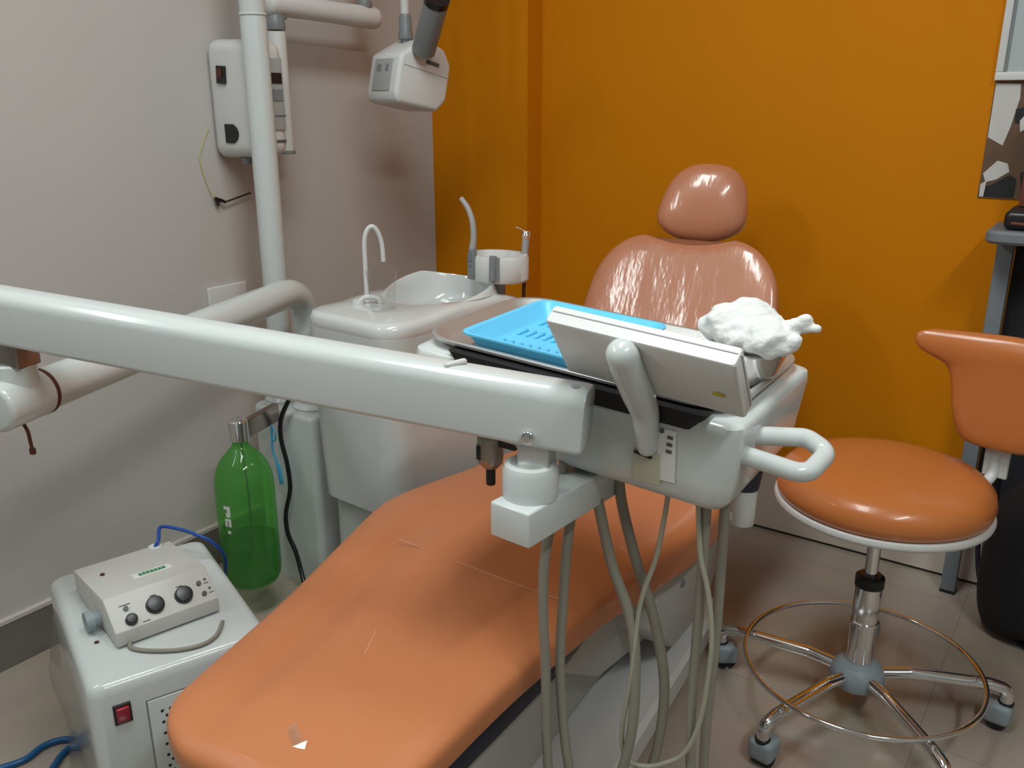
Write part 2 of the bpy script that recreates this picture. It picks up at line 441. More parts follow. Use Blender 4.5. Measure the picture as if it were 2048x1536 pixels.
# ------------------------------------------------------------------ small things on the left wall
bm = NB(); add_tube(bm, [(.005, -.945, 1.150), (.004, -.967, 1.108), (.004, -.979, 1.073), (.004, -.965, 1.012), (.010, -.951, .976)], .0012, n=8)
single('earth_wire', bm, 'wire', 'thin yellow earth wire hanging down the wall from the x-ray control box', 'wire', (.004, -.965, 1.05))
bm = NB()
add_tube(bm, [(.012, -.953, .979), (.012, -.944, .960)], .0035, n=8, smooth=False); add_tube(bm, [(.012, -.953, .979), (.013, -.936, .973), (.012, -.924, .967)], .004, n=8, smooth=False)
add_tube(bm, [(.013, -.936, .970), (.012, -.924, .967), (.010, -.840, .983)], .0022, n=8, smooth=False)
add_cyl(bm, (0, -.936, .971), (.013, -.936, .971), .004, n=10)
single('wall_hook', bm, 'black', 'small black wire hook on the white wall behind the tall pole', 'hook', (0, -.936, .971))
ws = thing('wall_socket', 'flat white wall socket behind the bent white tube', 'socket', (0, -.93, .70))
box('plate', 'white2', (0, -1.00, .665), (.010, -.878, .757), parent=ws, bev=.003)
bm = NB(); add_box(bm, (.013, -.905, .672), (.014, .016, .016), bev=.002); add_tube(bm, [(.018, -.905, .672), (.016, -.88, .676), (.012, -.85, .680)], .002, n=8); obj('plug', bm, 'black', ws)

# ------------------------------------------------------------------ pedestal with light pole and bottle bracket
pd = thing('unit_pedestal', 'white floor pedestal carrying the tall white lamp pole and bottle bracket', 'pedestal', (.245, -.90, 0))
bm = NB(); t = bmesh.new()
rings(t, [rr(.222, .13, .020, 0, cx=.248, cy=-.935), rr(.222, .13, .020, .462, cx=.248, cy=-.935), rr(.219, .127, .019, .470, cx=.248, cy=-.935), rr(.211, .119, .017, .474, cx=.248, cy=-.935)]); join(bm, t)
obj('cabinet_body', bm, 'white', pd)
bm = NB(); add_lathe(bm, [(0, .474), (.048, .474), (.050, .480), (.044, .488), (0, .488)], (.178, -.925, 0)); add_lathe(bm, [(0, .474), (.050, .474), (.052, .480), (.046, .486), (0, .486)], (.285, -.925, 0)); obj('top_flange', bm, 'white', pd)
bm = NB(); add_cyl(bm, (.178, -.925, .486), (.178, -.925, 1.395), .030, bev=.002); pl = obj('lamp_pole', bm, 'white', pd)
bm = NB(); add_lathe(bm, [(.0, 1.394), (.0305, 1.394), (.0325, 1.397), (.0305, 1.400), (0, 1.400)], (.178, -.925, 0)); obj('seam_ring', bm, 'white', pl)
bm = NB(); add_cyl(bm, (.178, -.925, 1.399), (.178, -.925, 2.25), .0295, bev=.002); obj('upper_pole', bm, 'white', pd)
# bottle bracket: flat bar from the cabinet face out to the cap
BX, BY = .276, -1.152
bm = NB()
be_ = V((.236, -.999, .474)); d = be_ - V((BX, BY, .474)); a = math.atan2(d.y, d.x)
add_box(bm, (V((BX, BY, .474))+be_)/2 + V((0, 0, -.001)), (d.length-.014, .016, .046), rot=RZ(a), bev=.003)
obj('bottle_bracket', bm, 'bracket', pd)
bm = NB(); add_lathe(bm, [(0, .504), (.020, .504), (.023, .501), (.023, .455), (.020, .455), (0, .458)], (BX, BY, 0), n=36)
for dx, dy in ((-.008, .005), (.010, -.002)): add_cyl(bm, (BX+dx, BY+dy, .504), (BX+dx, BY+dy, .508), .004, n=10)
obj('bottle_cap_holder', bm, 'chrome', pd)

# ------------------------------------------------------------------ green bottle
bt = thing('soda_bottle', 'large green plastic bottle hanging from the metal bracket, part full of water', 'bottle', (BX, BY, .085))
bz = lambda z: .083+(z-.118)*1.105
bsc = lambda P: [(r*1.055, bz(z)) for r, z in P]
prof = [(0, .128), (.030, .122), (.046, .118), (.058, .124), (.064, .140), (.0655, .160), (.0655, .235), (.0650, .240), (.0655, .245), (.0655, .345), (.0645, .362), (.061, .381), (.054, .399), (.044, .414), (.032, .427), (.0225, .437), (.0170, .446), (.0160, .468)]
bm = NB(); add_lathe(bm, bsc(prof), (BX, BY, 0), n=56); obj('bottle_shell', bm, 'bottle', bt, angle=60)
bm = NB(); add_lathe(bm, bsc([(0, .132), (.046, .123), (.057, .128), (.0630, .142), (.0640, .160), (.0640, .222), (0, .222)]), (BX, BY, 0), n=48); obj('water', bm, 'water', bt)
bm = NB(); add_tube(bm, [(BX+.004, BY, .445), (BX+.010, BY, .36), (BX+.006, BY+.004, .25), (BX+.002, BY, .18), (BX-.004, BY-.002, .150)], .0028, n=10); add_cyl(bm, (BX+.006, BY, .190), (BX-.006, BY-.002, .146), .008, n=12); obj('dip_tube', bm, 'navy', bt)
bm = NB()
# printed marks: a blocky seven, a second letter and a small dot wrapped round the shell
ca = math.atan2(-2.367-BY, 1.888-BX) - R(40)
def wrap(u, z, r=.0698): return V((BX+r*math.cos(ca+u/r), BY+r*math.sin(ca+u/r), bz(z)))
def patch(u0, u1, z0, z1, sk=0):
    n = 4; g = [[bm.verts.new(wrap(u0+(u1-u0)*i/n+sk*j, z0+(z1-z0)*j)) for i in range(n+1)] for j in (0, 1)]
    for i in range(n): bm.faces.new((g[0][i], g[0][i+1], g[1][i+1], g[1][i]))
patch(-.009, .009, .318, .326); patch(.000, .009, .302, .318, .0); patch(-.004, .004, .300, .310)
patch(-.008, -.001, .278, .296); patch(.002, .009, .278, .296); patch(-.008, .009, .291, .297)
patch(-.003, .006, .262, .269)
obj('print', bm, 'paper', bt)

bm = NB(); add_tube(bm, [(.318, -1.012, .560), (.305, -1.020, .523), (.270, -1.020, .465), (.263, -1.020, .411), (.278, -1.020, .347), (.281, -1.020, .280), (.257, -1.020, .204), (.258, -1.020, .148), (.281, -1.020, .105), (.311, -1.030, .050), (.36, -1.06, .012), (.44, -1.10, .008)], .0058, n=12)
single('power_cable', bm, 'black', 'black cable hanging down the face of the white pedestal', 'cable', (.27, -1.02, .3))
bm = NB()
add_tube(bm, [(.250, -1.035, .446), (.247, -1.035, .415), (.247, -1.035, .38), (.256, -1.03, .335), (.262, -1.028, .292)], .003, n=8)
add_box(bm, (.2585, -1.029, .318), (.014, .004, .055), rot=RY(R(-8)), bev=.001)
add_tube(bm, [(.250, -1.035, .446), (.262, -1.035, .43), (.258, -1.035, .41), (.247, -1.035, .415)], .002, n=8)
single('ribbon', bm, 'tie', 'light blue ribbon dangling from the bottle bracket', 'ribbon', (.256, -1.03, .37))

# ------------------------------------------------------------------ spittoon unit
sp = thing('spittoon_unit', 'white spittoon cabinet with oval basin, bent water spout and instrument holder', 'spittoon', (.56, -.83, 0))
A = R(-4)
def sl(bm):                                 # local -> world
    bmesh.ops.transform(bm, matrix=Matrix.Translation((.565, -.835, 0)) @ RZ(A).to_4x4(), verts=bm.verts); return bm
bm = NB(); t = bmesh.new()
rings(t, [rr(.25, .40, .05, .0, n=8), rr(.25, .40, .05, .322, n=8)]); join(bm, t); obj('plinth', sl(bm), 'white', sp)
bm = NB(); t = bmesh.new()
rings(t, [*[rr(w_, d_, .056, z_, n=8, cx=.008, cy=-.006) for w_, d_, z_ in ((.272, .44, .322), (.285, .455, .52), (.2915, .4645, .735))]]); join(bm, t); obj('cabinet_body', sl(bm), 'white', sp)
# moulded top: rounded rectangle outside, oval basin inside
def top_bm():
    t = bmesh.new(); n = 10
    W, D = .292, .465
    Z = lambda p: .762 + .010*math.sin(p.y*9) if False else .760
    def rr(w, d, r, z, n=6, N=96):           # evenly resampled outline
        P = globals()['rr'](w, d, r, z, n=8, cx=.008, cy=-.006); P = P + [P[0]]
        ln = [0]
        for i in range(1, len(P)): ln.append(ln[-1]+(P[i]-P[i-1]).length)
        out = []; j = 0
        for k in range(N):
            q = ln[-1]*k/N
            while ln[j+1] < q: j += 1
            f = (q-ln[j])/max(ln[j+1]-ln[j], 1e-9); out.append(P[j]*(1-f)+P[j+1]*f)
        return out
    o0 = rr(W-.006, D-.006, .055, .716, n=n); o1 = rr(W, D, .058, .722, n=n); o2 = rr(W, D, .058, .748, n=n); o3 = rr(W-.012, D-.012, .054, .759, n=n); o4 = rr(W-.034, D-.034, .046, .762, n=n)
    N = len(o0)
    bc = V((.010, .066, 0)); bw, bd = .126, .142
    def ell(s, z):
        out = []
        for p in o4:
            a = math.atan2((p.y-bc.y)/bd, (p.x-bc.x)/bw)
            out.append(V((bc.x+bw*s*math.cos(a), bc.y+bd*s*math.sin(a), z)))
        return out
    def lip(s, z):                               # the rim stands up at the back and sinks into the ledge at the front
        out = ell(s, 0)
        for p in out:
            d = (p-V((bc.x, bc.y, 0))).normalized(); k = max(0, min(1, .5+.75*(d.x*-.25+d.y*.97)))
            p.z = .7625+(z-.7625)*k*1.25
        return out
    rs = [o0, o1, o2, o3, o4, ell(1.05, .763), lip(1.02, .772), lip(.99, .784), lip(.965, .787), lip(.94, .782), ell(.92, .755), ell(.86, .725), ell(.70, .69), ell(.40, .672), ell(.12, .668), ell(.10, .650)]
    rings(t, rs); return t
bm = NB(); join(bm, top_bm())
# the flat ledge beside the basin dips toward the front
for v in bm.verts:
    if v.co.z > .735 and v.co.y < -.03:
        v.co.z -= .008*min(1, (-.03-v.co.y)/.09)
    if v.co.z > .735 and v.co.y > .12: v.co.z -= .016*min(1, (v.co.y-.12)/.08)
bmesh.ops.translate(bm, vec=(0, 0, .014), verts=bm.verts)
obj('basin_top', sl(bm), 'porcelain', sp, angle=60)
bm = NB()
add_lathe(bm, [(0, .745), (.017, .745), (.017, .760), (.010, .768), (.006, .775), (0, .775)], (-.088, -.078, 0), n=20)
add_tube(bm, [(-.088, -.078, .770), (-.088, -.078, .85), (-.0875, -.077, .905), (-.083, -.070, .930), (-.076, -.060, .936), (-.070, -.050, .922), (-.067, -.043, .895), (-.066, -.041, .855)], .0055, n=14)
obj('bowl_rinse_spout', sl(bm), 'white2', sp)
bm = NB()
add_lathe(bm, [(0, .742), (.014, .742), (.014, .775), (.011, .782), (0, .782)], (-.055, -.135, 0), n=20)
add_tube(bm, [(-.055, -.135, .775), (-.045, -.120, .786), (-.025, -.105, .784), (-.018, -.10, .772)], .006, n=12)
obj('cup_filler', sl(bm), 'white2', sp)
# drinking glass stands on the ledge
gx, gy = .585, -.975
bm = NB(); add_lathe(bm, [(0, .769), (.024, .769), (.026, .773), (.0335, .858), (.0325, .858), (.025, .776), (0, .774)], (gx, gy, 0), n=40)
single('drinking_glass', bm, 'glass', 'clear drinking glass on the spittoon ledge beside the basin', 'glass', (gx, gy, .769))
# assistant instrument holder on an arm
hc = V((.668, -.655, 0))
bm = NB(); t = bmesh.new()
Nh = 60
def kid(s, z):                              # rounded D-shaped tray outline
    return [V((hc.x+.080*s*math.cos(2*PI*i/Nh), hc.y+.062*s*math.sin(2*PI*i/Nh), z)) for i in range(Nh)]
rings(t, [kid(.94, .797), kid(1, .803), kid(1, .852), kid(.95, .860), kid(.78, .860), kid(.74, .852), kid(.72, .838), kid(.3, .836)]); join(bm, t)
ih = obj('instrument_holder', bm, 'white2', sp)
for ang in (-132, -62, 48):
    a = R(ang); p = hc+V((.0805*math.cos(a), .0625*math.sin(a), .832)); bm = NB(); add_box(bm, p, (.010, .004, .056), rot=RZ(a+PI/2)); obj('slot', bm, 'greyp', ih)
bm = NB(); add_cyl(bm, (hc.x, hc.y, .70), (hc.x, hc.y, .797), .018, n=20); add_box(bm, ((hc.x+.60)/2, -.665, .69), (.13, .036, .024), bev=.005); obj('holder_arm', bm, 'greyl', sp)

def holderpos(ang, k=1.06):
    a = R(ang); return hc+V((.080*k*math.cos(a), .062*k*math.sin(a), 0))
p = V((.6345, -.7130, 0))
sh = thing('suction_handpiece', 'grey suction handpiece with long curved tip standing in the round holder', 'suction tube', p+V((0, 0, .80)))
bm = NB(); add_box(bm, p+V((0, 0, .842)), (.018, .014, .078), bev=.004, rot=RY(R(3))); obj('valve_handle', bm, 'greyp', sh)
bm = NB(); add_box(bm, p+V((.000, -.0075, .858)), (.009, .002, .022)); add_cyl(bm, p+V((-.001, -.006, .838)), p+V((-.001, -.009, .838)), .003, n=10); obj('slide_switch', bm, 'deskgrey', sh)
bm = NB(); add_tube(bm, [p+V((.001, .0, .875)), p+V((.003, .003, .905)), p+V((-.001, .004, .940)), p+V((-.014, .004, .970)), p+V((-.032, .002, .992))], .0065, n=14, radii=lambda s: .0078-.0018*s); obj('suction_tip', bm, 'greyl', sh)
p = V((.695, -.7155, 0))
s2 = thing('saliva_ejector', 'short grey handpiece in the middle slot of the round holder', 'suction tube', p+V((0, 0, .80)))
bm = NB(); add_cyl(bm, p+V((0, 0, .806)), p+V((0, .004, .864)), .0085, .009, n=16, bev=.002); obj('handle', bm, 'greyp', s2)
bm = NB(); add_tube(bm, [p+V((0, 0, .806)), p+V((0, .002, .76)), p+V((.004, .01, .70)), p+V((.006, .02, .60))], .004, n=10); obj('hose', bm, 'greyl', s2)
p = V((.722, -.620, 0))
s3 = thing('air_water_syringe', 'slim grey and silver air-water syringe at the right end of the round holder', 'syringe', p+V((0, 0, .80)))
bm = NB(); add_tube(bm, [p+V((0, 0, .800)), p+V((.000, 0, .85)), p+V((.004, 0, .895))], .009, n=16, radii=lambda s: .0075+.0015*s); obj('handle', bm, 'greyl', s3)
bm = NB(); add_lathe(bm, [(0, -.012), (.008, -.010), (.0115, 0), (.008, .010), (0, .012)], p+V((.005, 0, .905)), n=20); add_tube(bm, [p+V((.008, 0, .908)), p+V((-.006, -.004, .918)), p+V((-.022, -.006, .922))], .0016, n=8); obj('nozzle', bm, 'chrome', s3)
bm = NB(); add_tube(bm, [p+V((0, 0, .80)), p+V((-.002, 0, .75)), p+V((.004, 0, .70)), p+V((.010, 0, .60))], .005, n=10); obj('hose', bm, 'brown', s3)

# ------------------------------------------------------------------ delivery unit: swing tube, balanced arm, tray body
du = thing('delivery_unit', 'white dental delivery unit on a long balanced arm with hanging grey hoses', 'dental unit', (.285, -.925, .486))
bm = NB()
TE = V((.592, -1.800, .782))
RB = V((.285, -.925, .782))
path = arc_path([(.285, -.925, .486), RB, TE], .115, n=12)
add_tube(bm, path, .0335, n=32, smooth=False)
tb = obj('swing_tube', bm, 'white', du)
dt = (TE-RB).normalized()
bm = NB(); add_cyl(bm, TE-dt*.075, TE+dt*.012, .0365, n=40, bev=.008); obj('end_cap', bm, 'white', du)
bm = NB(); add_cyl(bm, TE-dt*.081, TE-dt*.074, .0370, n=40); obj('rust_ring', bm, 'brown', tb)
bm = NB(); q = TE-dt*.035
add_tube(bm, [q+V((0, 0, -.034)), q+V((.004, .004, -.050)), q+V((.002, .006, -.068)), q+V((.004, .006, -.080))], .0028, n=8); add_box(bm, q+V((.004, .006, -.083)), (.008, .006, .010), rot=RZ(.4), bev=.001)
obj('wire_stub', bm, 'brown', tb)
# pivot under the arm's far end
PVL = TE-dt*.040
bm = NB(); add_cyl(bm, PVL+V((0, 0, .02)), PVL+V((0, 0, .058)), .030, n=32, bev=.004); obj('pivot_neck', bm, 'white', du)
BL = V((PVL.x, PVL.y, .912)); BRt = V((1.350, -1.530, .851))
bd = (BRt-BL); bdn = bd.normalized(); ba = math.atan2(bd.y, bd.x); bp = math.asin(bdn.z)
brot = RZ(ba) @ RY(-bp)
side = RZ(ba) @ V((0, -1, 0)); up = brot @ V((0, 0, 1))
bm = NB(); add_box(bm, PVL+V((0, 0, .078)), (.060, .044, .050), rot=RZ(ba), bev=.003); obj('pivot_block', bm, 'darkmetal', du)
# the beam
bm = NB(); t = bmesh.new()
x0, x1 = -.085, bd.length+.062
def sect(x, k=1.0):
    out = []
    w, h, r1, r2 = .056*k, .080*k, .020, .007
    for sy, sz, a0, r in ((1, 1, 0, r1), (-1, 1, 90, r1), (-1, -1, 180, r2), (1, -1, 270, r2)):
        for j in range(7):
            a = R(a0+90*j/6); out.append(V((x, sy*(w/2-r)+r*math.cos(a), sz*(h/2-r)+r*math.sin(a))))
    return out
rings(t, [sect(x0+.004, .93), sect(x0, 1) if False else sect(x0+.006, 1), sect(x1-.006, 1), sect(x1-.001, .97), sect(x1, .92)])
bmesh.ops.transform(t, matrix=Matrix.Translation(BL) @ brot.to_4x4(), verts=t.verts); join(bm, t)
be = obj('balanced_arm', bm, 'white', du)
def bml(x, y, z): return BL + brot @ V((x, y, z))
for x, z in ((-.018, -.008), (bd.length-.002, -.026)):
    bm = NB(); add_cyl(bm, bml(x, -.027, z), bml(x, -.034, z), .0085, n=24, bev=.002); add_cyl(bm, bml(x, -.033, z), bml(x, -.0365, z), .0045, n=6); obj('bolt', bm, 'chrome', be)
bm = NB(); add_tube(bm, [bml(bd.length-.115, -.012, .040), bml(bd.length-.100, .004, .043)], .0042, n=10, smooth=False, round_end=1); obj('slider', bm, 'cream', be)
bm = NB(); add_cyl(bm, bml(bd.length+.045, -.010, .0395), bml(bd.length+.045, -.010, .0410), .005, n=16); obj('screw_cover', bm, 'greyl', be)
# right pivot
PR = BRt.copy()
bm = NB(); add_box(bm, (PR.x+.001, PR.y-.004, .797), (.040, .036, .050), rot=RZ(ba), bev=.0025); obj('pivot_block', bm, 'steel', du)
bm = NB(); add_lathe(bm, [(0, .742), (.035, .742), (.035, .777), (.032, .784), (.026, .786), (.022, .783), (0, .783)], (PR.x-.004, PR.y-.010, 0), n=44); obj('pivot_cup', bm, 'white', du)

# tray body frame
TO = V((1.334, -1.456, .874))
TM = RZ(.01) @ RX(.03) @ RY(.059)
TX = Matrix.Translation(TO) @ TM.to_4x4()
def T(bm):
    bmesh.ops.transform(bm, matrix=TX, verts=bm.verts); return bm
def tv(x, y, z): return TX @ V((x, y, z))
bm = NB(); add_box(bm, (PR.x+.004, PR.y+.050, .7195), (.060, .215, .046), rot=RZ(R(-4)), bev=.003); obj('support_arm', bm, 'white', du)
bm = NB(); t = bmesh.new()
def body_ring(w0, w1, y0, y1, r, z):
    return rr(w1-w0, y1-y0, r, z, n=8, cx=(w0+w1)/2, cy=(y0+y1)/2)
rings(t, [body_ring(-.208, .220, .004, .215, .020, -.122), body_ring(-.220, .232, -.008, .230, .021, -.118), body_ring(-.228, .240, -.015, .240, .022, -.106),
          body_ring(-.230, .243, -.017, .248, .022, -.085), body_ring(-.234, .247, -.017, .262, .022, -.020), body_ring(-.232, .245, -.015, .261, .021, -.010), body_ring(-.226, .239, -.009, .255, .030, -.006)])
join(bm, t); bdy = obj('tray_body', T(bm), 'white', du, angle=50)
bm = NB(); t = bmesh.new(); rings(t, [body_ring(-.150, .190, -.0195, .012, .010, -.020), body_ring(-.168, .206, -.0195, .012, .010, .001)]); join(bm, t); obj('rubber_strip', T(bm), 'rubber', bdy)
# side handle
bm = NB()
hp = [tv(.225, .020, -.026), tv(.300, .085, -.014), tv(.345, .080, -.026), tv(.318, -.012, -.048), tv(.225, -.002, -.042)]
hp = [tv(.228, .052, -.040), tv(.296, .078, -.034), tv(.324, .074, -.044), tv(.316, .020, -.054), tv(.228, .012, -.046)]
add_tube(bm, arc_path(hp, .022, n=8), .0115, n=18, smooth=False)
obj('grab_handle', bm, 'white', du)
# film viewer leaning over the front edge, on a bent white stalk
fr_ = RY(.075) @ RX(R(33))
FC = tv(.1455, -.060, .068)
VR = TM @ RY(R(1)) @ RX(R(38))
def fv(x, y, z): return FC + VR @ V((x, y, z))
bm = NB(); t = bmesh.new(); rings(t, [rr(.221, .022, .004, -.050), rr(.224, .025, .005, -.048), rr(.224, .025, .005, .046), rr(.221, .022, .004, .048)])
bmesh.ops.transform(t, matrix=Matrix.Translation(FC) @ VR.to_4x4(), verts=t.verts); join(bm, t)
vw = obj('film_viewer', bm, 'white2', du)
bm = NB(); add_box(bm, fv(0, .0035, .0483), (.218, .0012, .0012), rot=VR); add_box(bm, fv(.1123, .0035, 0), (.0012, .0012, .094), rot=VR); obj('seam', bm, 'greyl', vw)
bm = NB(); t = bmesh.new()
rings(t, [[V((.0075*math.cos(2*PI*i/24), -.0128, .0035*math.sin(2*PI*i/24))) for i in range(24)], [V((.0075*math.cos(2*PI*i/24), -.0137, .0035*math.sin(2*PI*i/24))) for i in range(24)]])
bmesh.ops.translate(t, vec=(.087, 0, -.012), verts=t.verts); bmesh.ops.transform(t, matrix=Matrix.Translation(FC) @ VR.to_4x4(), verts=t.verts); join(bm, t); obj('oval_sticker', bm, 'yellow', vw)
bm = NB()
add_tube(bm, [fv(-.012, -.022, .036), fv(-.012, -.023, .010), fv(-.010, -.023, -.030), tv(.136, -.034, -.004), tv(.137, -.026, -.030), tv(.138, -.020, -.055)], .016, n=20, sub=6, round_end=.9, radii=lambda s: .0185-.006*max(0, s-.45)/.55)
obj('viewer_stalk', bm, 'white', du)
bm = NB(); add_box(bm, (.1385, -.0185, -.082), (.036, .002, .040), rot=RY(R(-5)), bev=.0005); tp = obj('tape_strip', T(bm), 'tape', bdy)
bm = NB(); add_box(bm, (.134, -.0225, -.0655), (.024, .004, .003), rot=RY(R(6)), bev=.001); obj('catch', T(bm), 'black', bdy)
lb_bm = NB(); add_box(lb_bm, (.162, -.0180, -.060), (.024, .0015, .066), rot=RY(R(-4)))
bm = NB(); add_cyl(bm, (.154, -.0180, -.030), (.154, -.0196, -.030), .003, n=12)
for k in range(3): add_box(bm, (.165, -.0190, -.036-.009*k), (.007, .001, .004))
obj('paper_label', T(lb_bm), 'paper', bdy, extra=[(T(bm), 'ink')])
# knob under the left end
bm = NB(); kp = tv(-.106, -.004, 0)
add_lathe(bm, [(0, -.158), (.010, -.158), (.017, -.150), (.0185, -.140), (.0185, -.112), (0, -.112)], kp, n=28); kn = obj('brake_knob', bm, 'darkmetal', du)
bm = NB(); add_cyl(bm, kp+V((0, 0, -.158)), kp+V((0, 0, -.184)), .0068, n=18, bev=.002); add_box(bm, kp+V((.028, .006, -.118)), (.03, .02, .010)); add_box(bm, kp+V((-.0075, -.0165, -.132)), (.008, .004, .022), bev=.001); obj('knob_stem', bm, 'black', kn)
# handpiece at the back right
bm = NB(); hq = tv(.213, .118, 0)
add_cyl(bm, hq+V((0, 0, -.190)), hq+V((0, 0, -.138)), .0150, .0165, n=24, bev=.002); add_box(bm, hq+V((-.014, -.004, -.180)), (.022, .016, .013), bev=.002)
hdp = obj('handpiece_rest', bm, 'white2', du)
bm = NB(); add_cyl(bm, hq+V((0, 0, -.139)), hq+V((0, 0, -.112)), .0175, .0215, n=24); obj('collar', bm, 'navy', hdp)
# hoses: four long loops
def hose(pts, r, m='hose'):
    bm = NB(); add_tube(bm, pts, r, n=12, sub=8); obj('hose', bm, m, du)
yb = lambda x, y: (TX @ V(((x-TO.x), (y-TO.y), -.108))).z
hose([(1.345, -1.455, .765), (1.338, -1.490, .640), (1.341, -1.500, .555), (1.346, -1.500, .470), (1.350, -1.500, .340), (1.360, -1.500, .225), (1.376, -1.494, .140), (1.392, -1.486, .145), (1.391, -1.482, .225), (1.368, -1.480, .340), (1.357, -1.480, .463), (1.355, -1.472, .560), (1.352, -1.455, .660), (1.356, -1.430, .765)], .0070)
hose([(1.365, -1.425, .765), (1.376, -1.430, .720), (1.407, -1.436, .620), (1.442, -1.440, .545), (1.452, -1.440, .465), (1.450, -1.440, .365), (1.431, -1.440, .255), (1.428, -1.432, .185), (1.440, -1.420, .165), (1.452, -1.412, .235), (1.474, -1.405, .325), (1.478, -1.400, .433), (1.456, -1.400, .534), (1.423, -1.400, .620), (1.396, -1.396, .703), (1.392, -1.390, .765)], .0074)
hose([(1.476, -1.425, .765), (1.480, -1.430, .734), (1.470, -1.432, .647), (1.454, -1.440, .574), (1.449, -1.445, .471), (1.436, -1.440, .366), (1.442, -1.435, .318), (1.469, -1.430, .314), (1.499, -1.430, .334), (1.526, -1.430, .365), (1.544, -1.430, .425), (1.551, -1.430, .514), (1.550, -1.430, .565), (1.541, -1.430, .619), (1.527, -1.430, .671), (1.517, -1.428, .765)], .0034, 'hose2')
hose([(1.527, -1.420, .765), (1.528, -1.420, .632), (1.527, -1.420, .521), (1.527, -1.420, .427), (1.531, -1.418, .335), (1.537, -1.412, .250), (1.541, -1.400, .215), (1.542, -1.388, .250), (1.536, -1.380, .307), (1.535, -1.380, .396), (1.538, -1.380, .502), (1.538, -1.380, .616), (1.536, -1.380, .765)], .0068)

# ------------------------------------------------------------------ what lies on the tray body
tr = thing('steel_tray', 'shallow stainless steel instrument tray on top of the white tray body', 'tray', tv(0, .135, -.005), TM)
bm = NB(); t = bmesh.new()
q = lambda w, d, r, z: rr(w, d, r, z, n=8, cx=.0, cy=.132)
rings(t, [q(.40, .215, .03, -.0052), q(.425, .240, .04, -.0050), q(.452, .266, .05, .0035), q(.462, .274, .055, .0050), q(.463, .275, .055, .0085), q(.458, .270, .053, .0100), q(.446, .258, .05, .0090), q(.425, .240, .042, -.0015), q(.41, .225, .036, -.0030)])
join(bm, t); obj('pan', T(bm), 'steel', tr, angle=60)
bl = thing('blue_tray', 'sky blue ribbed plastic tray lying in the steel tray', 'tray', tv(-.057, .112, 0), TM)
bm = NB(); t = bmesh.new()
q = lambda w, d, r, z: rr(w, d, r, z, n=6, cx=-.057, cy=.112)
rings(t, [q(.180, .180, .012, -.0022), q(.186, .186, .014, .000), q(.206, .208, .018, .0195), q(.216, .220, .020, .0205), q(.216, .220, .020, .0230), q(.206, .208, .017, .0235), q(.200, .202, .015, .0215), q(.178, .178, .012, .003), q(.172, .172, .01, .0020)])
for r_ in range(3):
    for k in range(11):
        add_box(t, (-.128+.0142*k, .052+.058*r_, .0035), (.0052, .026, .004), bev=.0012, seg=1)
join(bm, t); obj('pan', T(bm), 'blue', bl, angle=45)
bo = thing('steel_bowl', 'small round steel bowl full of cotton wool standing in the steel tray', 'bowl', tv(.190, .135, -.002), TM)
bm = NB(); add_lathe(bm, [(0, -.0015), (.026, -.0015), (.029, .001), (.041, .018), (.0480, .042), (.0500, .0445), (.0485, .0460), (.0460, .042), (.039, .019), (.027, .004), (0, .003)], (.196, .135, 0), n=48); obj('shell', T(bm), 'bowl', bo, angle=50)
def blob(bm, c, r, sc=(1, 1, 1), seed=0, amp=.25, sub=4):
    t = bmesh.new(); bmesh.ops.create_icosphere(t, subdivisions=sub, radius=1)
    from mathutils import noise
    for v in t.verts:
        n = v.co.normalized(); d = 1 + amp*noise.noise(n*1.6+V((seed, 0, 0))) + amp*.4*noise.noise(n*4+V((0, seed, 0))) + amp*.12*noise.noise(n*10+V((0, 0, seed)))
        v.co = V((n.x*sc[0], n.y*sc[1], n.z*sc[2]))*r*d
    bmesh.ops.translate(t, vec=c, verts=t.verts); join(bm, t)
bm = NB()
blob(bm, (.190, .135, .056), .045, (1, .95, .62), 1.3, .24); blob(bm, (.160, .130, .064), .032, (1, 1, .8), 5.1, .26); blob(bm, (.215, .120, .060), .034, (1.1, 1, .75), 8.2, .26); blob(bm, (.180, .145, .074), .030, (1.3, 1, .75), 3.7, .26)
for s_, e_, r_ in (((.222, .13, .066), (.250, .125, .082), .013), ((.246, .125, .080), (.258, .122, .092), .010), ((.254, .125, .080), (.272, .120, .084), .007), ((.235, .12, .06), (.250, .11, .066), .012)):
    for k in range(4):
        f = k/3; blob(bm, V(s_)*(1-f)+V(e_)*f, r_*(1.15-.35*f), (1, 1, .9), k*2.3+r_*900, .3, 3)
bmesh.ops.translate(bm, vec=(.006, 0, .003), verts=bm.verts); bm_cw = T(bm)
cw = single('cotton_wool', bm_cw, 'cotton', 'fluffy white heap of cotton wool spilling over the steel bowl', 'cotton', tv(.19, .135, .04), angle=180)
md = cw.modifiers.new('merge', 'REMESH'); md.mode = 'VOXEL'; md.voxel_size = .0022; md.use_smooth_shade = True
md = cw.modifiers.new('soften', 'SMOOTH'); md.iterations = 4; md.factor = .5
bm = NB(); 
for k in range(5): blob(bm, (.082+.013*k, .232-.012*k, .004+.004*k), .011, (1.3, .9, .7), k*1.7, .4, 3)
single('cotton_roll', T(bm), 'cotton', 'small twist of white cotton lying between blue tray and steel bowl', 'cotton', tv(.10, .22, 0), angle=180)

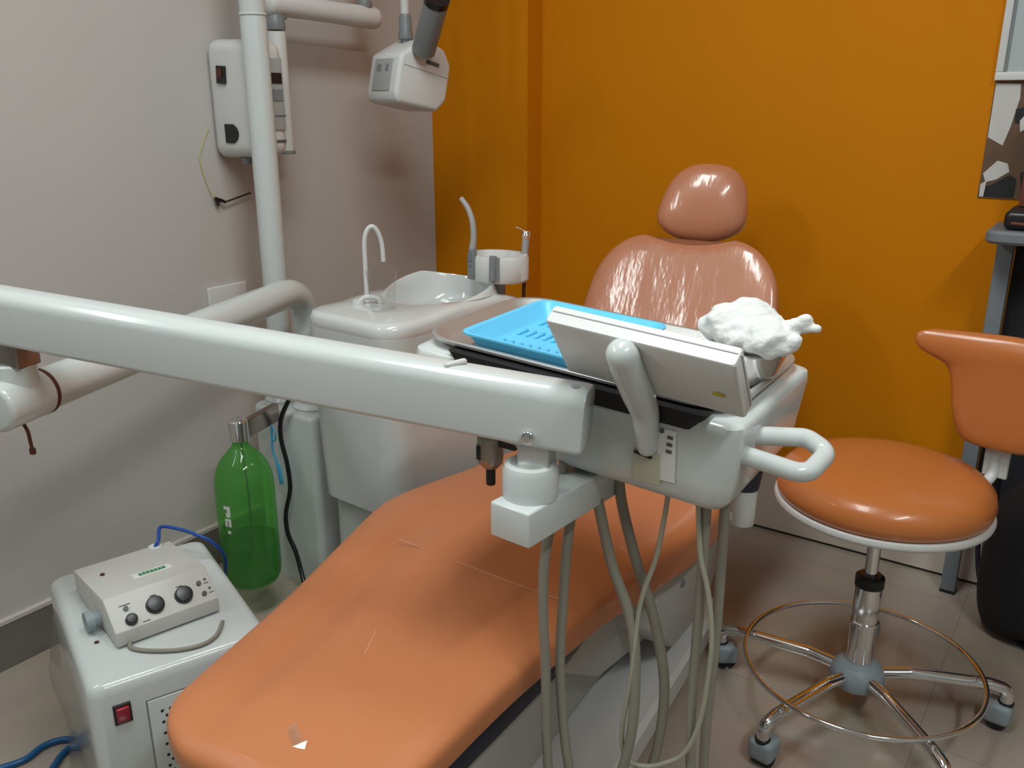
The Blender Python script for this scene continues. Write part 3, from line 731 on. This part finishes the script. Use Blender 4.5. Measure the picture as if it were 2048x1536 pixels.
# ------------------------------------------------------------------ dental chair
ch = thing('dental_chair', 'orange reclining dental chair with film-wrapped backrest and round headrest', 'dental chair', (1.06, -.95, 0))
ca_ = R(5); CO = V((1.06, -1.0, 0)); CU = V((math.cos(ca_), math.sin(ca_), 0)); CV = V((-math.sin(ca_), math.cos(ca_), 0)); CZ = V((0, 0, 1))
def cp(x, v, z): return CO + CU*x + CV*v + CZ*z
def interp(keys, s):
    """piecewise smooth interpolation of tuples"""
    for i in range(len(keys)-1):
        a, b = keys[i], keys[i+1]
        if s <= b[0]:
            t = (s-a[0])/(b[0]-a[0]); p0 = keys[max(i-1, 0)]; p3 = keys[min(i+2, len(keys)-1)]
            out = []
            for j in range(1, len(a)):
                m1 = (b[j]-p0[j])/(b[0]-p0[0]) if b[0] != p0[0] else 0
                m2 = (p3[j]-a[j])/(p3[0]-a[0]) if p3[0] != a[0] else 0
                h = b[0]-a[0]
                out.append((2*t**3-3*t*t+1)*a[j] + (t**3-2*t*t+t)*h*m1 + (-2*t**3+3*t*t)*b[j] + (t**3-t*t)*h*m2)
            return out
    return list(keys[-1][1:])
def cushion(keys, e, ends, N=60, K=46, dip=None):
    """loft along the chair; keys: (s, v, ztop, halfwidth, thickness); ends = (r0, r1) rounding lengths"""
    s0, s1 = keys[0][0], keys[-1][0]; rs = []
    ss = [s0+(s1-s0)*i/K for i in range(K+1)]
    ss = sorted(set(ss + [s0+ends[0]*(1-math.cos(PI/2*k/8)) for k in range(9)] + [s1-ends[1]*(1-math.cos(PI/2*k/8)) for k in range(9)]))
    for s in ss:
        v, z, w, t = interp(keys, s); v1, z1, _, _ = interp(keys, min(s+.01, s1)); v0, z0, _, _ = interp(keys, max(s-.01, s0))
        tg = (CV*(v1-v0)+CZ*(z1-z0)).normalized(); nrm = CU.cross(tg).normalized()
        k = 1.0; kt = 1.0
        for d, r in ((s-s0, ends[0]), (s1-s, ends[1])):
            if d < r:
                f = max(1-(1-d/r)**2, 0)**.5
                k = min(k, 1-(1-f)*min(1, r/w)); kt = min(kt, .30+.70*max(1-(1-min(1, d/(t*.6)))**2, 0)**.5)
        c = cp(0, v, z) - nrm*t/2
        ring = sup(c, CU, nrm, max(w*k, .004), max(t/2*kt, .002), e, N)
        if dip: ring = [dip(p, s, (p-c).dot(CU)/w, nrm, tg) for p in ring]
        rs.append(ring)
    bm = NB(); rings(bm, rs); return bm
seat_keys = [(0, -.850, .432, .176, .066), (.10, -.765, .439, .191, .07), (.35, -.54, .456, .214, .076), (.58, -.31, .476, .253, .09), (.70, -.20, .482, .275, .105), (.80, -.10, .476, .275, .115), (1.0, .10, .446, .278, .12), (1.2, .30, .425, .272, .12), (1.36, .46, .425, .26, .12)]
def sdip(p, s, x, nrm, tg):
    top = max(0, min(1, ((p-cp(0, interp(seat_keys, s)[0], interp(seat_keys, s)[1])).dot(nrm)+.02)/.015))
    f = max(0, min(1, s/.15))*max(0, min(1, (.75-s)/.2))
    p = p - CU*(.008+.008*max(0, min(1, s/.1)))*max(0, min(1, (.95-s)/.35))
    return p + nrm*top*f*(-.010*math.exp(-((x+.52)/.13)**2) + .004*math.exp(-((x+.2)/.1)**2))
bm = cushion(seat_keys, 4.2, (.095, .05), dip=sdip, N=120)
obj('seat_cushion', bm, 'vinyl', ch, angle=70)
back_keys = [(0, .40, .405, .255, .085), (.10, .45, .49, .262, .085), (.25, .515, .645, .255, .08), (.38, .575, .775, .236, .075), (.47, .618, .870, .214, .065), (.505, .632, .902, .205, .055)]
def bdip(p, s, x, nrm, tg):
    p = p + CU*(.026 if s > .1 else .026*s/.1)
    f = max(0, (s-.36)/.145); p = p - tg*(.022*f*max(0, 1-(x/.55)**2)**1.0)
    return p + nrm*(.014*(abs(x)**2.0-.35)*(1-.5*f))
bm = cushion(back_keys, 3.4, (.03, .11), dip=bdip)
bk = obj('backrest', bm, 'vinyl_film', ch, angle=70)
# headrest
HC = V((1.026, -.268, .968))
hn = (V((.35, -1, .28))).normalized(); hx = V((1, .18, 0)).normalized(); hx = (hx-hn*hx.dot(hn)).normalized(); hz = hn.cross(hx)*-1
if hz.z < 0: hz = -hz
def pillow(c, w, h, t, f=None, n=22, m=44, e=2.7):
    rs = []
    for i in range(n+1):
        ph = -PI/2 + PI*i/n; cz = math.copysign(abs(math.cos(ph))**(2/2.4), 1); sz = math.copysign(abs(math.sin(ph))**(2/2.0), math.sin(ph))
        ring = []
        for j in range(m):
            a = 2*PI*j/m; x = math.copysign(abs(math.cos(a))**(2/e), math.cos(a)); y = math.copysign(abs(math.sin(a))**(2/e), math.sin(a))
            xx, yy = x*w*max(cz, .02), y*h*max(cz, .02)
            if f: xx, yy = f(xx, yy)
            ring.append(c + hx*xx + hz*yy + hn*(sz*t))
        rs.append(ring)
    bm = NB(); rings(bm, rs); return bm
hf = lambda x, y: (x*(1-1.9*max(y, -.06)-2.2*max(0, -y-.05)) + (.08*y if x < 0 else .10*y), y)
bm = pillow(HC, .106, .096, .036, hf); he = obj('headrest', bm, 'vinyl_film', ch, angle=70)
bm = pillow(HC-hn*.028, .106, .095, .012, hf); obj('backing_plate', bm, 'white2', he, angle=60)
bm = NB(); add_box(bm, cp(.025, .715, .86), (.05, .014, .15), rot=RX(R(-14)), bev=.004); obj('headrest_bar', bm, 'steel', ch)
# white shells and base
bm = NB(); t = bmesh.new()
rings(t, [sup(cp(0, .455, .42), CU, CV, .20, .022, 4), sup(cp(0, .56, .63), CU, CV, .19, .022, 4), sup(cp(0, .655, .82), CU, CV, .14, .014, 4)]); join(bm, t); obj('back_shell', bm, 'white2', ch)
def slab(name, pts, x0, x1, m, bev=.006):
    """a side profile (v, z) extruded across the chair from x0 to x1"""
    bm = NB(); t = bmesh.new(); a = [t.verts.new(cp(x0, v, z)) for v, z in pts]; b = [t.verts.new(cp(x1, v, z)) for v, z in pts]; n = len(pts)
    t.faces.new(a); t.faces.new(b[::-1])
    for i in range(n): t.faces.new((a[i], b[i], b[(i+1) % n], a[(i+1) % n]))
    bmesh.ops.recalc_face_normals(t, faces=t.faces)
    if bev: bmesh.ops.bevel(t, geom=list(t.edges), offset=bev, segments=3, profile=.5, affect='EDGES')
    join(bm, t); return obj(name, bm, m, ch)
sc = slab('side_cover', [(-.02, .345), (.52, .32), (.44, .20), (.30, .10), (.10, .12), (-.05, .24)], -.21, .225, 'shell', .012)
bm = NB(); add_cyl(bm, cp(.225, .12, .265), cp(.230, .12, .265), .008, n=16); obj('screw', bm, 'greyp', sc)
slab('lift_arm', [(-.32, .30), (-.02, .335), (.30, .14), (.16, .09), (-.12, .16)], -.16, .15, 'shell', .008)
slab('under_shadow', [(-.70, .345), (.40, .345), (.40, .315), (-.28, .275), (-.70, .315)], -.15, .15, 'navy', .004)  # dark slab standing in for the shadow under the cushion
slab('base_column', [(-.68, .30), (-.34, .325), (-.08, .20), (.02, .135), (.02, .07), (-.74, .07)], -.16, .11, 'shell', .02)
bm = NB(); t = bmesh.new()
def bp_(w, d, r, z): return [cp(p.x, p.y, z) for p in rr(w, d, r, 0, n=6, cx=.03, cy=-.12)]
rings(t, [bp_(.40, 1.08, .05, .012), bp_(.42, 1.10, .06, .018), bp_(.42, 1.10, .06, .064), bp_(.40, 1.08, .05, .074)]); join(bm, t); bs = obj('base_plate', bm, 'white2', ch)
bm = NB(); t = bmesh.new(); rings(t, [bp_(.405, 1.085, .05, 0), bp_(.405, 1.085, .05, .013)]); join(bm, t); obj('base_gasket', bm, 'brown', bs)
# torn tape and film creases on the leg rest
def on_seat(x, v, lift=.0015):
    s = None
    best = min(((abs(interp(seat_keys, k/200*1.36)[0]-v), k/200*1.36) for k in range(201)))[1]
    z = interp(seat_keys, best)[1]; return cp(x, v, z+lift)
bm = NB()
g = [on_seat(-.005, -.765, .0015), on_seat(.022, -.785, .0015), on_seat(.028, -.775, .010), on_seat(.002, -.755, .008)]
vs = [bm.verts.new(p) for p in g]; bm.faces.new(vs)
g = [on_seat(.022, -.785, .0015), on_seat(.040, -.782, .002), on_seat(.036, -.772, .006), on_seat(.028, -.775, .010)]
vs = [bm.verts.new(p) for p in g]; bm.faces.new(vs)
obj('torn_film_edge', bm, 'film', ch, smooth=False)
for pts in (((-.15, -.33), (-.02, -.345), (.12, -.36), (.20, -.365)), ((-.06, -.40), (-.045, -.50), (-.01, -.60))):
    bm = NB(); add_tube(bm, [on_seat(x, v, -.0001) for x, v in pts], .0007, n=6); obj('film_crease', bm, 'crease', ch)

# ------------------------------------------------------------------ stool
SX, SY = 1.602, -.703
st = thing('dental_stool', 'round orange wheeled stool with chrome foot ring and curved orange back', 'stool', (SX, SY, 0))
bm = NB(); add_lathe(bm, [(0, .480), (.182, .480), (.192, .487), (.1955, .503), (.191, .523), (.175, .539), (.138, .549), (.07, .553), (0, .553)], (SX, SY, 0), n=72); obj('seat_cushion', bm, 'vinyl_stool', st, angle=70)
bm = NB(); add_lathe(bm, [(0, .466), (.186, .466), (.1955, .469), (.1975, .475), (.1955, .482), (.182, .484), (0, .484)], (SX, SY, 0), n=72); obj('seat_pan', bm, 'white2', st, angle=60)
bm = NB(); add_lathe(bm, [(0, .38), (.013, .38), (.014, .43), (.022, .456), (.03, .467), (0, .467)], (SX, SY, 0), n=32); obj('seat_socket', bm, 'white2', st)
bm = NB(); add_cyl(bm, (SX, SY, .27), (SX, SY, .395), .0125, n=24); obj('gas_rod', bm, 'chrome', st)
bm = NB(); add_lathe(bm, [(0, .318), (.020, .318), (.0275, .312), (.0275, .292), (0, .292)], (SX, SY, 0), n=32); obj('collar', bm, 'black', st)
bm = NB(); add_lathe(bm, [(0, .10), (.0255, .10), (.0255, .206), (.0275, .208), (.0275, .214), (.0255, .216), (.0255, .294), (0, .294)], (SX, SY, 0), n=40); obj('column', bm, 'chrome', st)
bm = NB(); add_lathe(bm, [(0, .060), (.030, .060), (.050, .070), (.054, .084), (.050, .104), (.038, .116), (.028, .120), (0, .120)], (SX, SY, 0), n=40); obj('hub', bm, 'greyblue', st)
bm = NB(); t = bmesh.new(); RR, rr_ = .228, .0052
rings(t, [[V((SX+.012+(RR+rr_*math.cos(2*PI*k/10))*math.cos(2*PI*i/96), SY-.018+(RR+rr_*math.cos(2*PI*k/10))*math.sin(2*PI*i/96), .120+rr_*math.sin(2*PI*k/10))) for k in range(10)] for i in range(97)], cap=False)
bmesh.ops.remove_doubles(t, verts=t.verts, dist=1e-5); bmesh.ops.translate(t, vec=(-.006, .009, 0), verts=t.verts); join(bm, t); obj('foot_ring', bm, 'chrome', st)
for k, deg in enumerate((182, 249, 315, 23, 97)):
    a = R(deg); u = V((math.cos(a), math.sin(a), 0)); o_ = V((SX, SY, 0))
    bm = NB(); add_tube(bm, arc_path([o_+u*.040+V((0, 0, .094)), o_+u*.10+V((0, 0, .102)), o_+u*.250+V((0, 0, .098)), o_+u*.284+V((0, 0, .090)), o_+u*.286+V((0, 0, .060))], .03, n=6), .0125, n=16, smooth=False); lg = obj('leg', bm, 'chrome', st)
    cst = o_+u*.286; w = RZ(R(35+47*k)) @ V((1, 0, 0)); ax = V((-w.y, w.x, 0))
    bm = NB(); add_cyl(bm, cst+V((0, 0, .056)), cst+V((0, 0, .062)), .0145, n=20); obj('caster_collar', bm, 'black', lg)
    cc = cst+w*.010
    bm = NB(); add_box(bm, cc+V((0, 0, .0360)), (.050, .049, .045), rot=RZ(R(35+47*k)), bev=.011, seg=4); cw_ = obj('caster', bm, 'greyblue', lg)
    bm = NB(); add_cyl(bm, cc+V((0, 0, .0205))-ax*.019, cc+V((0, 0, .0205))+ax*.019, .0205, n=28, bev=.003); obj('wheel', bm, 'black', cw_)
# stool back
BC = V((1.765, -.505, 0)); ba_ = R(-10); bu = V((math.cos(ba_), math.sin(ba_), 0)); bn = V((math.sin(ba_), -math.cos(ba_), 0))
bm = NB(); rs = []
bks = [(0, .552, .010, .018), (.03, .556, .052, .028), (.15, .575, .074, .036), (.35, .620, .090, .040), (.55, .672, .098, .042), (.66, .708, .112, .044), (.73, .724, .138, .046), (.80, .738, .160, .048), (.90, .757, .170, .044), (.97, .774, .164, .028), (1.0, .780, .14, .010)]
for i in range(37):
    s = i/36; z, w, t_ = interp(bks, s)
    ring = []
    for k in range(48):
        a = 2*PI*k/48; x = math.copysign(abs(math.cos(a))**(2/2.6), math.cos(a))*w; y = math.copysign(abs(math.sin(a))**(2/2.2), math.sin(a))*t_/2
        ring.append(BC + bu*x + bn*(y + 1.3*x*x) + CZ*(z - .05*abs(x)*max(0, s-.6)))
    rs.append(ring)
rings(bm, rs); obj('back_cushion', bm, 'vinyl_stool', st, angle=70)
bm = NB(); add_tube(bm, arc_path([(SX+.05, SY+.06, .462), (BC.x-.02, BC.y-.01, .462), (BC.x+.0, BC.y+.026, .490), (BC.x, BC.y+.032, .64)], .03, n=6), .011, n=12, smooth=False)
add_box(bm, (BC.x+.002, BC.y+.028, .555), (.046, .012, .14), rot=RZ(ba_), bev=.003); obj('back_bar', bm, 'white2', st)

# ------------------------------------------------------------------ compressor box
cpA = V((.329, -1.659)); cpB = V((.469, -1.406)); cpD = V((.713, -1.809))
ux = (cpD-cpA).normalized(); cang = math.atan2(ux.y, ux.x); CL, CW, CH = .412, .287, .36
cmid = cpA + (cpD-cpA)/2 + (cpB-cpA)/2
cx = thing('compressor_box', 'white metal compressor cabinet with red switch and round vent holes', 'compressor', (cmid.x, cmid.y, 0), RZ(cang))
# local axes: x along A->D (left side), y toward B side (back/right)
bm = NB(); t = bmesh.new()
rings(t, [rr(CL-.012, CW-.012, .02, .012), rr(CL, CW, .025, .02), rr(CL, CW, .025, CH-.022), rr(CL-.005, CW-.005, .024, CH-.010), rr(CL-.014, CW-.014, .022, CH-.003), rr(CL-.03, CW-.03, .018, CH)]); join(bm, t)
cbx = obj('cabinet', bm, 'white', cx, world=False)
FX = CL/2
bm = NB(); add_box(bm, (FX+.001, -.098, CH-.055), (.006, .026, .034), bev=.001); sw = obj('power_switch', bm, 'black', cx, world=False)
bm = NB(); add_box(bm, (FX+.0045, -.098, CH-.055), (.006, .019, .026), rot=RY(R(7)), bev=.001); obj('rocker', bm, 'red', sw, world=False)
bm = NB(); add_box(bm, (FX+.001, .021, CH-.175), (.004, .165, .250), bev=.0015)
hb = NB()
for r_ in range(20):
    for k in range(11):
        y = -.042+.0125*k+(.00625 if r_ % 2 else 0)
        add_cyl(hb, (FX+.0022, y, CH-.074-.0105*r_), (FX+.0034, y, CH-.074-.0105*r_), .0026, n=10)
vp = obj('vent_panel', bm, 'white', cx, world=False, extra=[(hb, 'black')])
bm = NB(); add_box(bm, (FX-.0005, .021, CH-.175), (.0044, .169, .254)); obj('panel_gap', bm, 'greyp', vp, world=False)
for k, (x, y) in enumerate(((.075, -.105), (-.13, -.095))):
    bm = NB(); add_cyl(bm, (x, y, CH-.0005), (x, y, CH+.0015), .004, n=12); obj('screw', bm, 'brown', cx, world=False)
for x in (-CL/2+.04, CL/2-.04):
    for y in (-CW/2+.04, CW/2-.04):
        bm = NB(); add_cyl(bm, (x, y, 0), (x, y, .016), .016, n=16); obj('foot', bm, 'black', cx, world=False)
bm = NB(); t = bmesh.new(); yy = -CW/2
g = []
for i in range(9):
    z = CH-.05-(CH-.06)*i/8
    g.append([t.verts.new((x, yy-.012-.010*math.sin(i*.9+x*9)-.012*i/8, z)) for x in [(-.16+.33*j/10) for j in range(11)]])
for i in range(8):
    for j in range(10): t.faces.new((g[i][j], g[i][j+1], g[i+1][j+1], g[i+1][j]))
join(bm, t); obj('plastic_sheet', bm, 'film', cx, world=False, angle=80)

# ------------------------------------------------------------------ ultrasonic scaler on the cabinet
sa = math.atan2(.150, .040); sc0 = V((.672, -1.726)); fx = V((.712-.672, -1.568+1.718)).normalized()
fy = V((-fx.y, fx.x))                       # toward the back of the device
FW, FD, FH = .172, .228, .070
scm = sc0 + fx*FW/2 + fy*FD/2
so = thing('scaler_control_box', 'beige ultrasonic scaler box with black knobs on the white cabinet', 'control box', (scm.x, scm.y, CH), RZ(math.atan2(fx.y, fx.x)))
bm = NB(); t = bmesh.new()
prof = [(-FD/2, 0.004), (-FD/2, .030), (-FD/2+.038, .060), (-FD/2+.05, FH), (FD/2, .048), (FD/2, .004)]
a = [t.verts.new((-FW/2, y, z)) for y, z in prof]; b = [t.verts.new((FW/2, y, z)) for y, z in prof]; n = len(prof)
t.faces.new(a); t.faces.new(b[::-1])
for i in range(n): t.faces.new((a[i], b[i], b[(i+1) % n], a[(i+1) % n]))
bmesh.ops.recalc_face_normals(t, faces=t.faces); bmesh.ops.bevel(t, geom=list(t.edges), offset=.0025, segments=2, profile=.5, affect='EDGES'); join(bm, t)
case_bm = bm
fn = V((0, -.030, .038)).normalized(); fup = V((0, .038, .030)).normalized(); f0 = V((0, -FD/2+.019, .045))
def fpt(x, h, o): return f0 + V((x, 0, 0)) + fup*h + fn*o
for x, h, r_ in ((-.014, .001, .0155), (.034, .001, .0155), (-.056, -.010, .0100)):
    bm = NB(); add_cyl(bm, fpt(x, h, .0), fpt(x, h, .009), r_, r_*.92, n=28, bev=.002); obj('knob', bm, 'black', so, world=False)
for x, h in ((-.058, .012), (.064, .012), (.066, -.009)):
    bm = NB(); add_cyl(bm, fpt(x, h, 0), fpt(x, h, .003), .0042, n=14); obj('button', bm, 'black', so, world=False)
bm = NB()
for x, h in ((.076, .016), (.078, -.002)): add_cyl(bm, fpt(x, h, 0), fpt(x, h, .0015), .0022, n=10)
for x, h, w in ((-.058, .019, .018), (-.012, .019, .010), (.032, .019, .010), (.076, .009, .008), (.078, -.010, .008), (-.035, -.020, .012)): add_box(bm, fpt(x, h, .0003), (w, .0014, .0008), rot=RX(math.atan2(.030, .038)))
obj('case', case_bm, 'cream', so, world=False, angle=25, extra=[(bm, 'ink')])
tn = RX(math.atan2(.048-FH, FD-.05))
lb_bm = NB(); add_box(lb_bm, (.012, -.010, .0634), (.066, .022, .0025), rot=tn, bev=.0008)
bm = NB()
for k in range(7): add_box(bm, (-.008+.0066*k, -.010+.001*math.sin(k), .0647), (.0052, .0085, .0008), rot=tn)
add_box(bm, (.012, -.0165, .0655), (.044, .002, .0008), rot=tn)
obj('maker_label', lb_bm, 'paper', so, world=False, extra=[(bm, 'green')])
bm = NB(); add_cyl(bm, (-.055, .045, .0565), (-.055, .045, .0590), .004, n=12); obj('screw', bm, 'brown', so, world=False)
bm = NB(); add_cyl(bm, (.055, FD/2-.012, .046), (.055, FD/2-.012, .0515), .012, n=20); obj('cap', bm, 'white2', so, world=False)
bm = NB(); add_cyl(bm, (-FW/2-.012, -.032, .022), (-FW/2+.002, -.032, .022), .013, n=20); add_cyl(bm, (-FW/2-.024, -.032, .022), (-FW/2-.012, -.032, .022), .017, n=20); obj('water_fitting', bm, 'greyblue', so, world=False)
for x in (-.06, .06):
    for y in (-.09, .09):
        bm = NB(); add_cyl(bm, (x, y, 0), (x, y, .005), .006, n=10); obj('foot', bm, 'black', so, world=False)
bm = NB(); add_tube(bm, [(.672, -1.703, .3665), (.688, -1.712, .3642), (.719, -1.701, .3642), (.757, -1.672, .3642), (.776, -1.640, .3642), (.772, -1.610, .3642), (.748, -1.580, .3642)], .0036, n=10)
obj('cord', bm, 'hose', so)
cp0 = XF['scaler_control_box'] @ V((.055, FD/2-.012, .050))
bm = NB(); add_tube(bm, [cp0, cp0+V((-.002, .010, .010)), (.455, -1.490, .420), (.492, -1.475, .420), (.527, -1.465, .415), (.552, -1.446, .396), (.548, -1.420, .350), (.520, -1.405, .270), (.500, -1.390, .15), (.49, -1.38, .01)], .0035, n=10)
single('blue_cable', bm, 'cable_blue', 'blue cable arching from the scaler box down behind the cabinet', 'cable', (.5, -1.46, .40))
bm = NB(); add_tube(bm, [(.322, -1.800, .007), (.337, -1.762, .007), (.330, -1.726, .007), (.336, -1.700, .007), (.358, -1.680, .007), (.40, -1.675, .007)], .0062, n=12)
single('air_hose', bm, 'hose_blue', 'dark blue air hose on the floor, outer curve left of the cabinet', 'hose', (.33, -1.72, 0))
bm = NB(); add_tube(bm, [(.420, -1.765, .007), (.395, -1.732, .007), (.382, -1.712, .007), (.378, -1.692, .007), (.40, -1.68, .007), (.44, -1.690, .007)], .0062, n=12)
single('air_hose', bm, 'hose_blue', 'short dark blue hose end on the floor closest to the cabinet', 'hose', (.39, -1.71, 0))

# ------------------------------------------------------------------ right edge: desk, its things, board and poster
dk = thing('side_desk', 'tall narrow desk with grey steel legs against the orange wall', 'desk', (1.68, -.08, 0))
bm = NB(); t = bmesh.new()
rings(t, [rr(1.10, .20, .03, .912, cx=2.205, cy=-.112), rr(1.11, .21, .034, .918, cx=2.205, cy=-.112), rr(1.11, .21, .034, .934, cx=2.205, cy=-.112), rr(1.10, .20, .03, .940, cx=2.205, cy=-.112)]); join(bm, t); obj('desk_top', bm, 'deskgrey', dk)
for x in (1.684, 2.70):
    bm = NB(); add_box(bm, (x, -.082, .460), (.034, .030, .905), bev=.002); lg = obj('leg', bm, 'deskgrey', dk)
    bm = NB(); add_box(bm, (x, -.082, .005), (.036, .032, .010), bev=.002); obj('foot', bm, 'black', lg)
box('modesty_panel', 'soft', (1.702, -.050, .20), (2.683, -.035, .912), parent=dk)
pr = thing('desk_device', 'low black device with an orange stripe on the desk top', 'device', (1.80, -.11, .94))
bm = NB(); add_box(bm, (1.795, -.11, .962), (.23, .16, .040), bev=.012, seg=4); obj('case', bm, 'black', pr)
bm = NB(); add_box(bm, (1.795, -.1905, .953), (.20, .004, .006), rot=RY(R(2)), bev=.001); obj('stripe', bm, 'redbrown', pr)
bm = NB(); add_box(bm, (1.732, -.075, 1.085), (.076, .030, .206), rot=RZ(R(4)), bev=.004)
single('box_file', bm, 'redbrown', 'red-brown box file standing on the black device by the poster', 'file', (1.732, -.075, .982))
bg = thing('floor_bag', 'soft black bag slumped on the floor under the desk', 'bag', (1.94, -.20, 0))
bm = NB(); t = bmesh.new()
rs = []
for i in range(21):
    s = i/20; z = .03+.40*s; w = .165*(1-(abs(2*s-.75)/1.32)**2.6)**.5 if abs(2*s-.75) < 1.32 else .02
    rs.append([V((1.925+w*1.05*math.cos(2*PI*k/40), -.205+w*.62*math.sin(2*PI*k/40), z+.012*math.sin(3*2*PI*k/40+i*.4))) for k in range(40)])
rings(t, rs); join(bm, t); obj('bag_body', bm, 'soft', bg, angle=80)
bm = NB(); add_tube(bm, [(1.84, -.26, .34), (1.86, -.29, .45), (1.93, -.30, .49), (2.00, -.28, .43), (2.02, -.26, .34)], .008, n=10); hnd = obj('handle', bm, 'soft', bg)
bm = NB(); add_tube(bm, [(1.835, -.285, .40), (1.845, -.292, .36)], .004, n=8, smooth=False); add_cyl(bm, (1.885, -.300, .385), (1.900, -.301, .388), .006, n=10); obj('buckle', bm, 'chrome', bg)
bm = NB(); add_tube(bm, [(1.735, -.060, .50), (1.728, -.07, .30), (1.735, -.085, .14), (1.765, -.13, .05), (1.83, -.21, .010), (1.95, -.33, .008), (2.15, -.50, .008)], .006, n=10)
single('floor_cable', bm, 'navy', 'thick dark cable hanging under the desk and running over the floor', 'cable', (1.75, -.10, .05))
bm = NB(); add_tube(bm, [(1.752, -.055, .50), (1.752, -.06, .26), (1.765, -.08, .12), (1.81, -.13, .03), (1.90, -.22, .007), (2.05, -.36, .006)], .0035, n=10)
single('floor_cable', bm, 'black', 'thin black cable under the desk close beside the thick one', 'cable', (1.76, -.07, .05))

wb = thing('notice_board', 'pale grey notice board in a white frame high on the orange wall', 'board', (1.95, 0, 1.26))
XB0, XB1 = 1.598, 2.50
box('board_panel', 'board', (XB0+.02, -.010, 1.268), (XB1-.02, -.001, 1.96), parent=wb, smooth=False)
box('frame_bottom', 'white2', (XB0, -.018, 1.252), (XB1, 0, 1.270), parent=wb, bev=.002); box('frame_top', 'white2', (XB0, -.018, 1.95), (XB1, 0, 1.968), parent=wb, bev=.002)
box('frame_side', 'white2', (XB0, -.0175, 1.27), (XB0+.016, 0, 1.95), parent=wb, bev=.002); box('frame_side', 'white2', (XB1-.016, -.0175, 1.27), (XB1, 0, 1.95), parent=wb, bev=.002)
box('gasket', 'greyp', (XB0+.016, -.013, 1.27), (XB0+.022, -.001, 1.95), parent=wb, smooth=False)
po_ = thing('wall_poster', 'torn photo poster in black, white and brown below the notice board', 'poster', (1.9, 0, 1.1))
P0 = 1.600
box('sheet', 'photo_brown', (P0, -.003, .990), (2.35, -.0005, 1.250), parent=po_, smooth=False)
def poly(name, pts, m, y):
    bm = NB(); t = bmesh.new(); a = [t.verts.new((P0+x, y, z)) for x, z in pts]; b = [t.verts.new((P0+x, y-.0006, z)) for x, z in pts]; n = len(pts)
    t.faces.new(a[::-1]); t.faces.new(b)
    for i in range(n): t.faces.new((a[i], a[(i+1) % n], b[(i+1) % n], b[i]))
    bmesh.ops.recalc_face_normals(t, faces=t.faces); join(bm, t); obj(name, bm, m, po_, smooth=False)
poly('print_area', [(.002, 1.246), (.052, 1.244), (.055, 1.215), (.045, 1.150), (.035, 1.110), (.002, 1.128)], 'photo_white', -.0031)
poly('print_area', [(.004, 1.046), (.030, 1.076), (.052, 1.070), (.058, 1.052), (.034, 1.034), (.012, 1.026)], 'photo_white', -.0031)
poly('print_area', [(.001, 1.024), (.020, 1.018), (.060, 1.045), (.075, 1.035), (.075, .993), (.001, .993)], 'photo_dark', -.0031)
poly('print_area', [(.050, 1.190), (.110, 1.205), (.120, 1.150), (.052, 1.160)], 'photo_dark', -.0034)
poly('print_area', [(.062, 1.165), (.072, 1.180), (.080, 1.150), (.066, 1.140)], 'photo_white', -.0042)
poly('print_area', [(.080, 1.050), (.16, 1.09), (.17, 1.03), (.09, 1.00)], 'photo_dark', -.0034)
poly('print_area', [(.003, .993), (.012, .993), (.014, 1.030), (.002, 1.022)], 'photo_white', -.0040)

# ------------------------------------------------------------------ camera, world, view
cam = bpy.data.cameras.new('camera'); co = bpy.data.objects.new('camera', cam); C.objects.link(co)
yaw, pit, rol = R(34.555), R(17.675), R(.07)
fwd = V((-math.sin(yaw)*math.cos(pit), math.cos(yaw)*math.cos(pit), -math.sin(pit)))
r0 = V((math.cos(yaw), math.sin(yaw), 0)); d0 = fwd.cross(r0)
rt = r0*math.cos(rol) + d0*math.sin(rol); dn = -r0*math.sin(rol) + d0*math.cos(rol)
mw = Matrix((rt, -dn, -fwd)).transposed().to_4x4(); mw.translation = V((1.888, -2.367, 1.2))
co.matrix_world = mw
cam.sensor_width = 36; cam.lens = 36*1750/2048; cam.clip_start = .01
bpy.context.scene.camera = co
w = bpy.data.worlds.new('world'); bpy.context.scene.world = w; w.use_nodes = True
w.node_tree.nodes['Background'].inputs[0].default_value = (.5, .52, .55, 1); w.node_tree.nodes['Background'].inputs[1].default_value = .1
vs_ = bpy.context.scene.view_settings
vs_.view_transform = 'Standard'; vs_.look = 'None'; vs_.gamma = 1; vs_.use_curve_mapping = False; vs_.exposure = .42
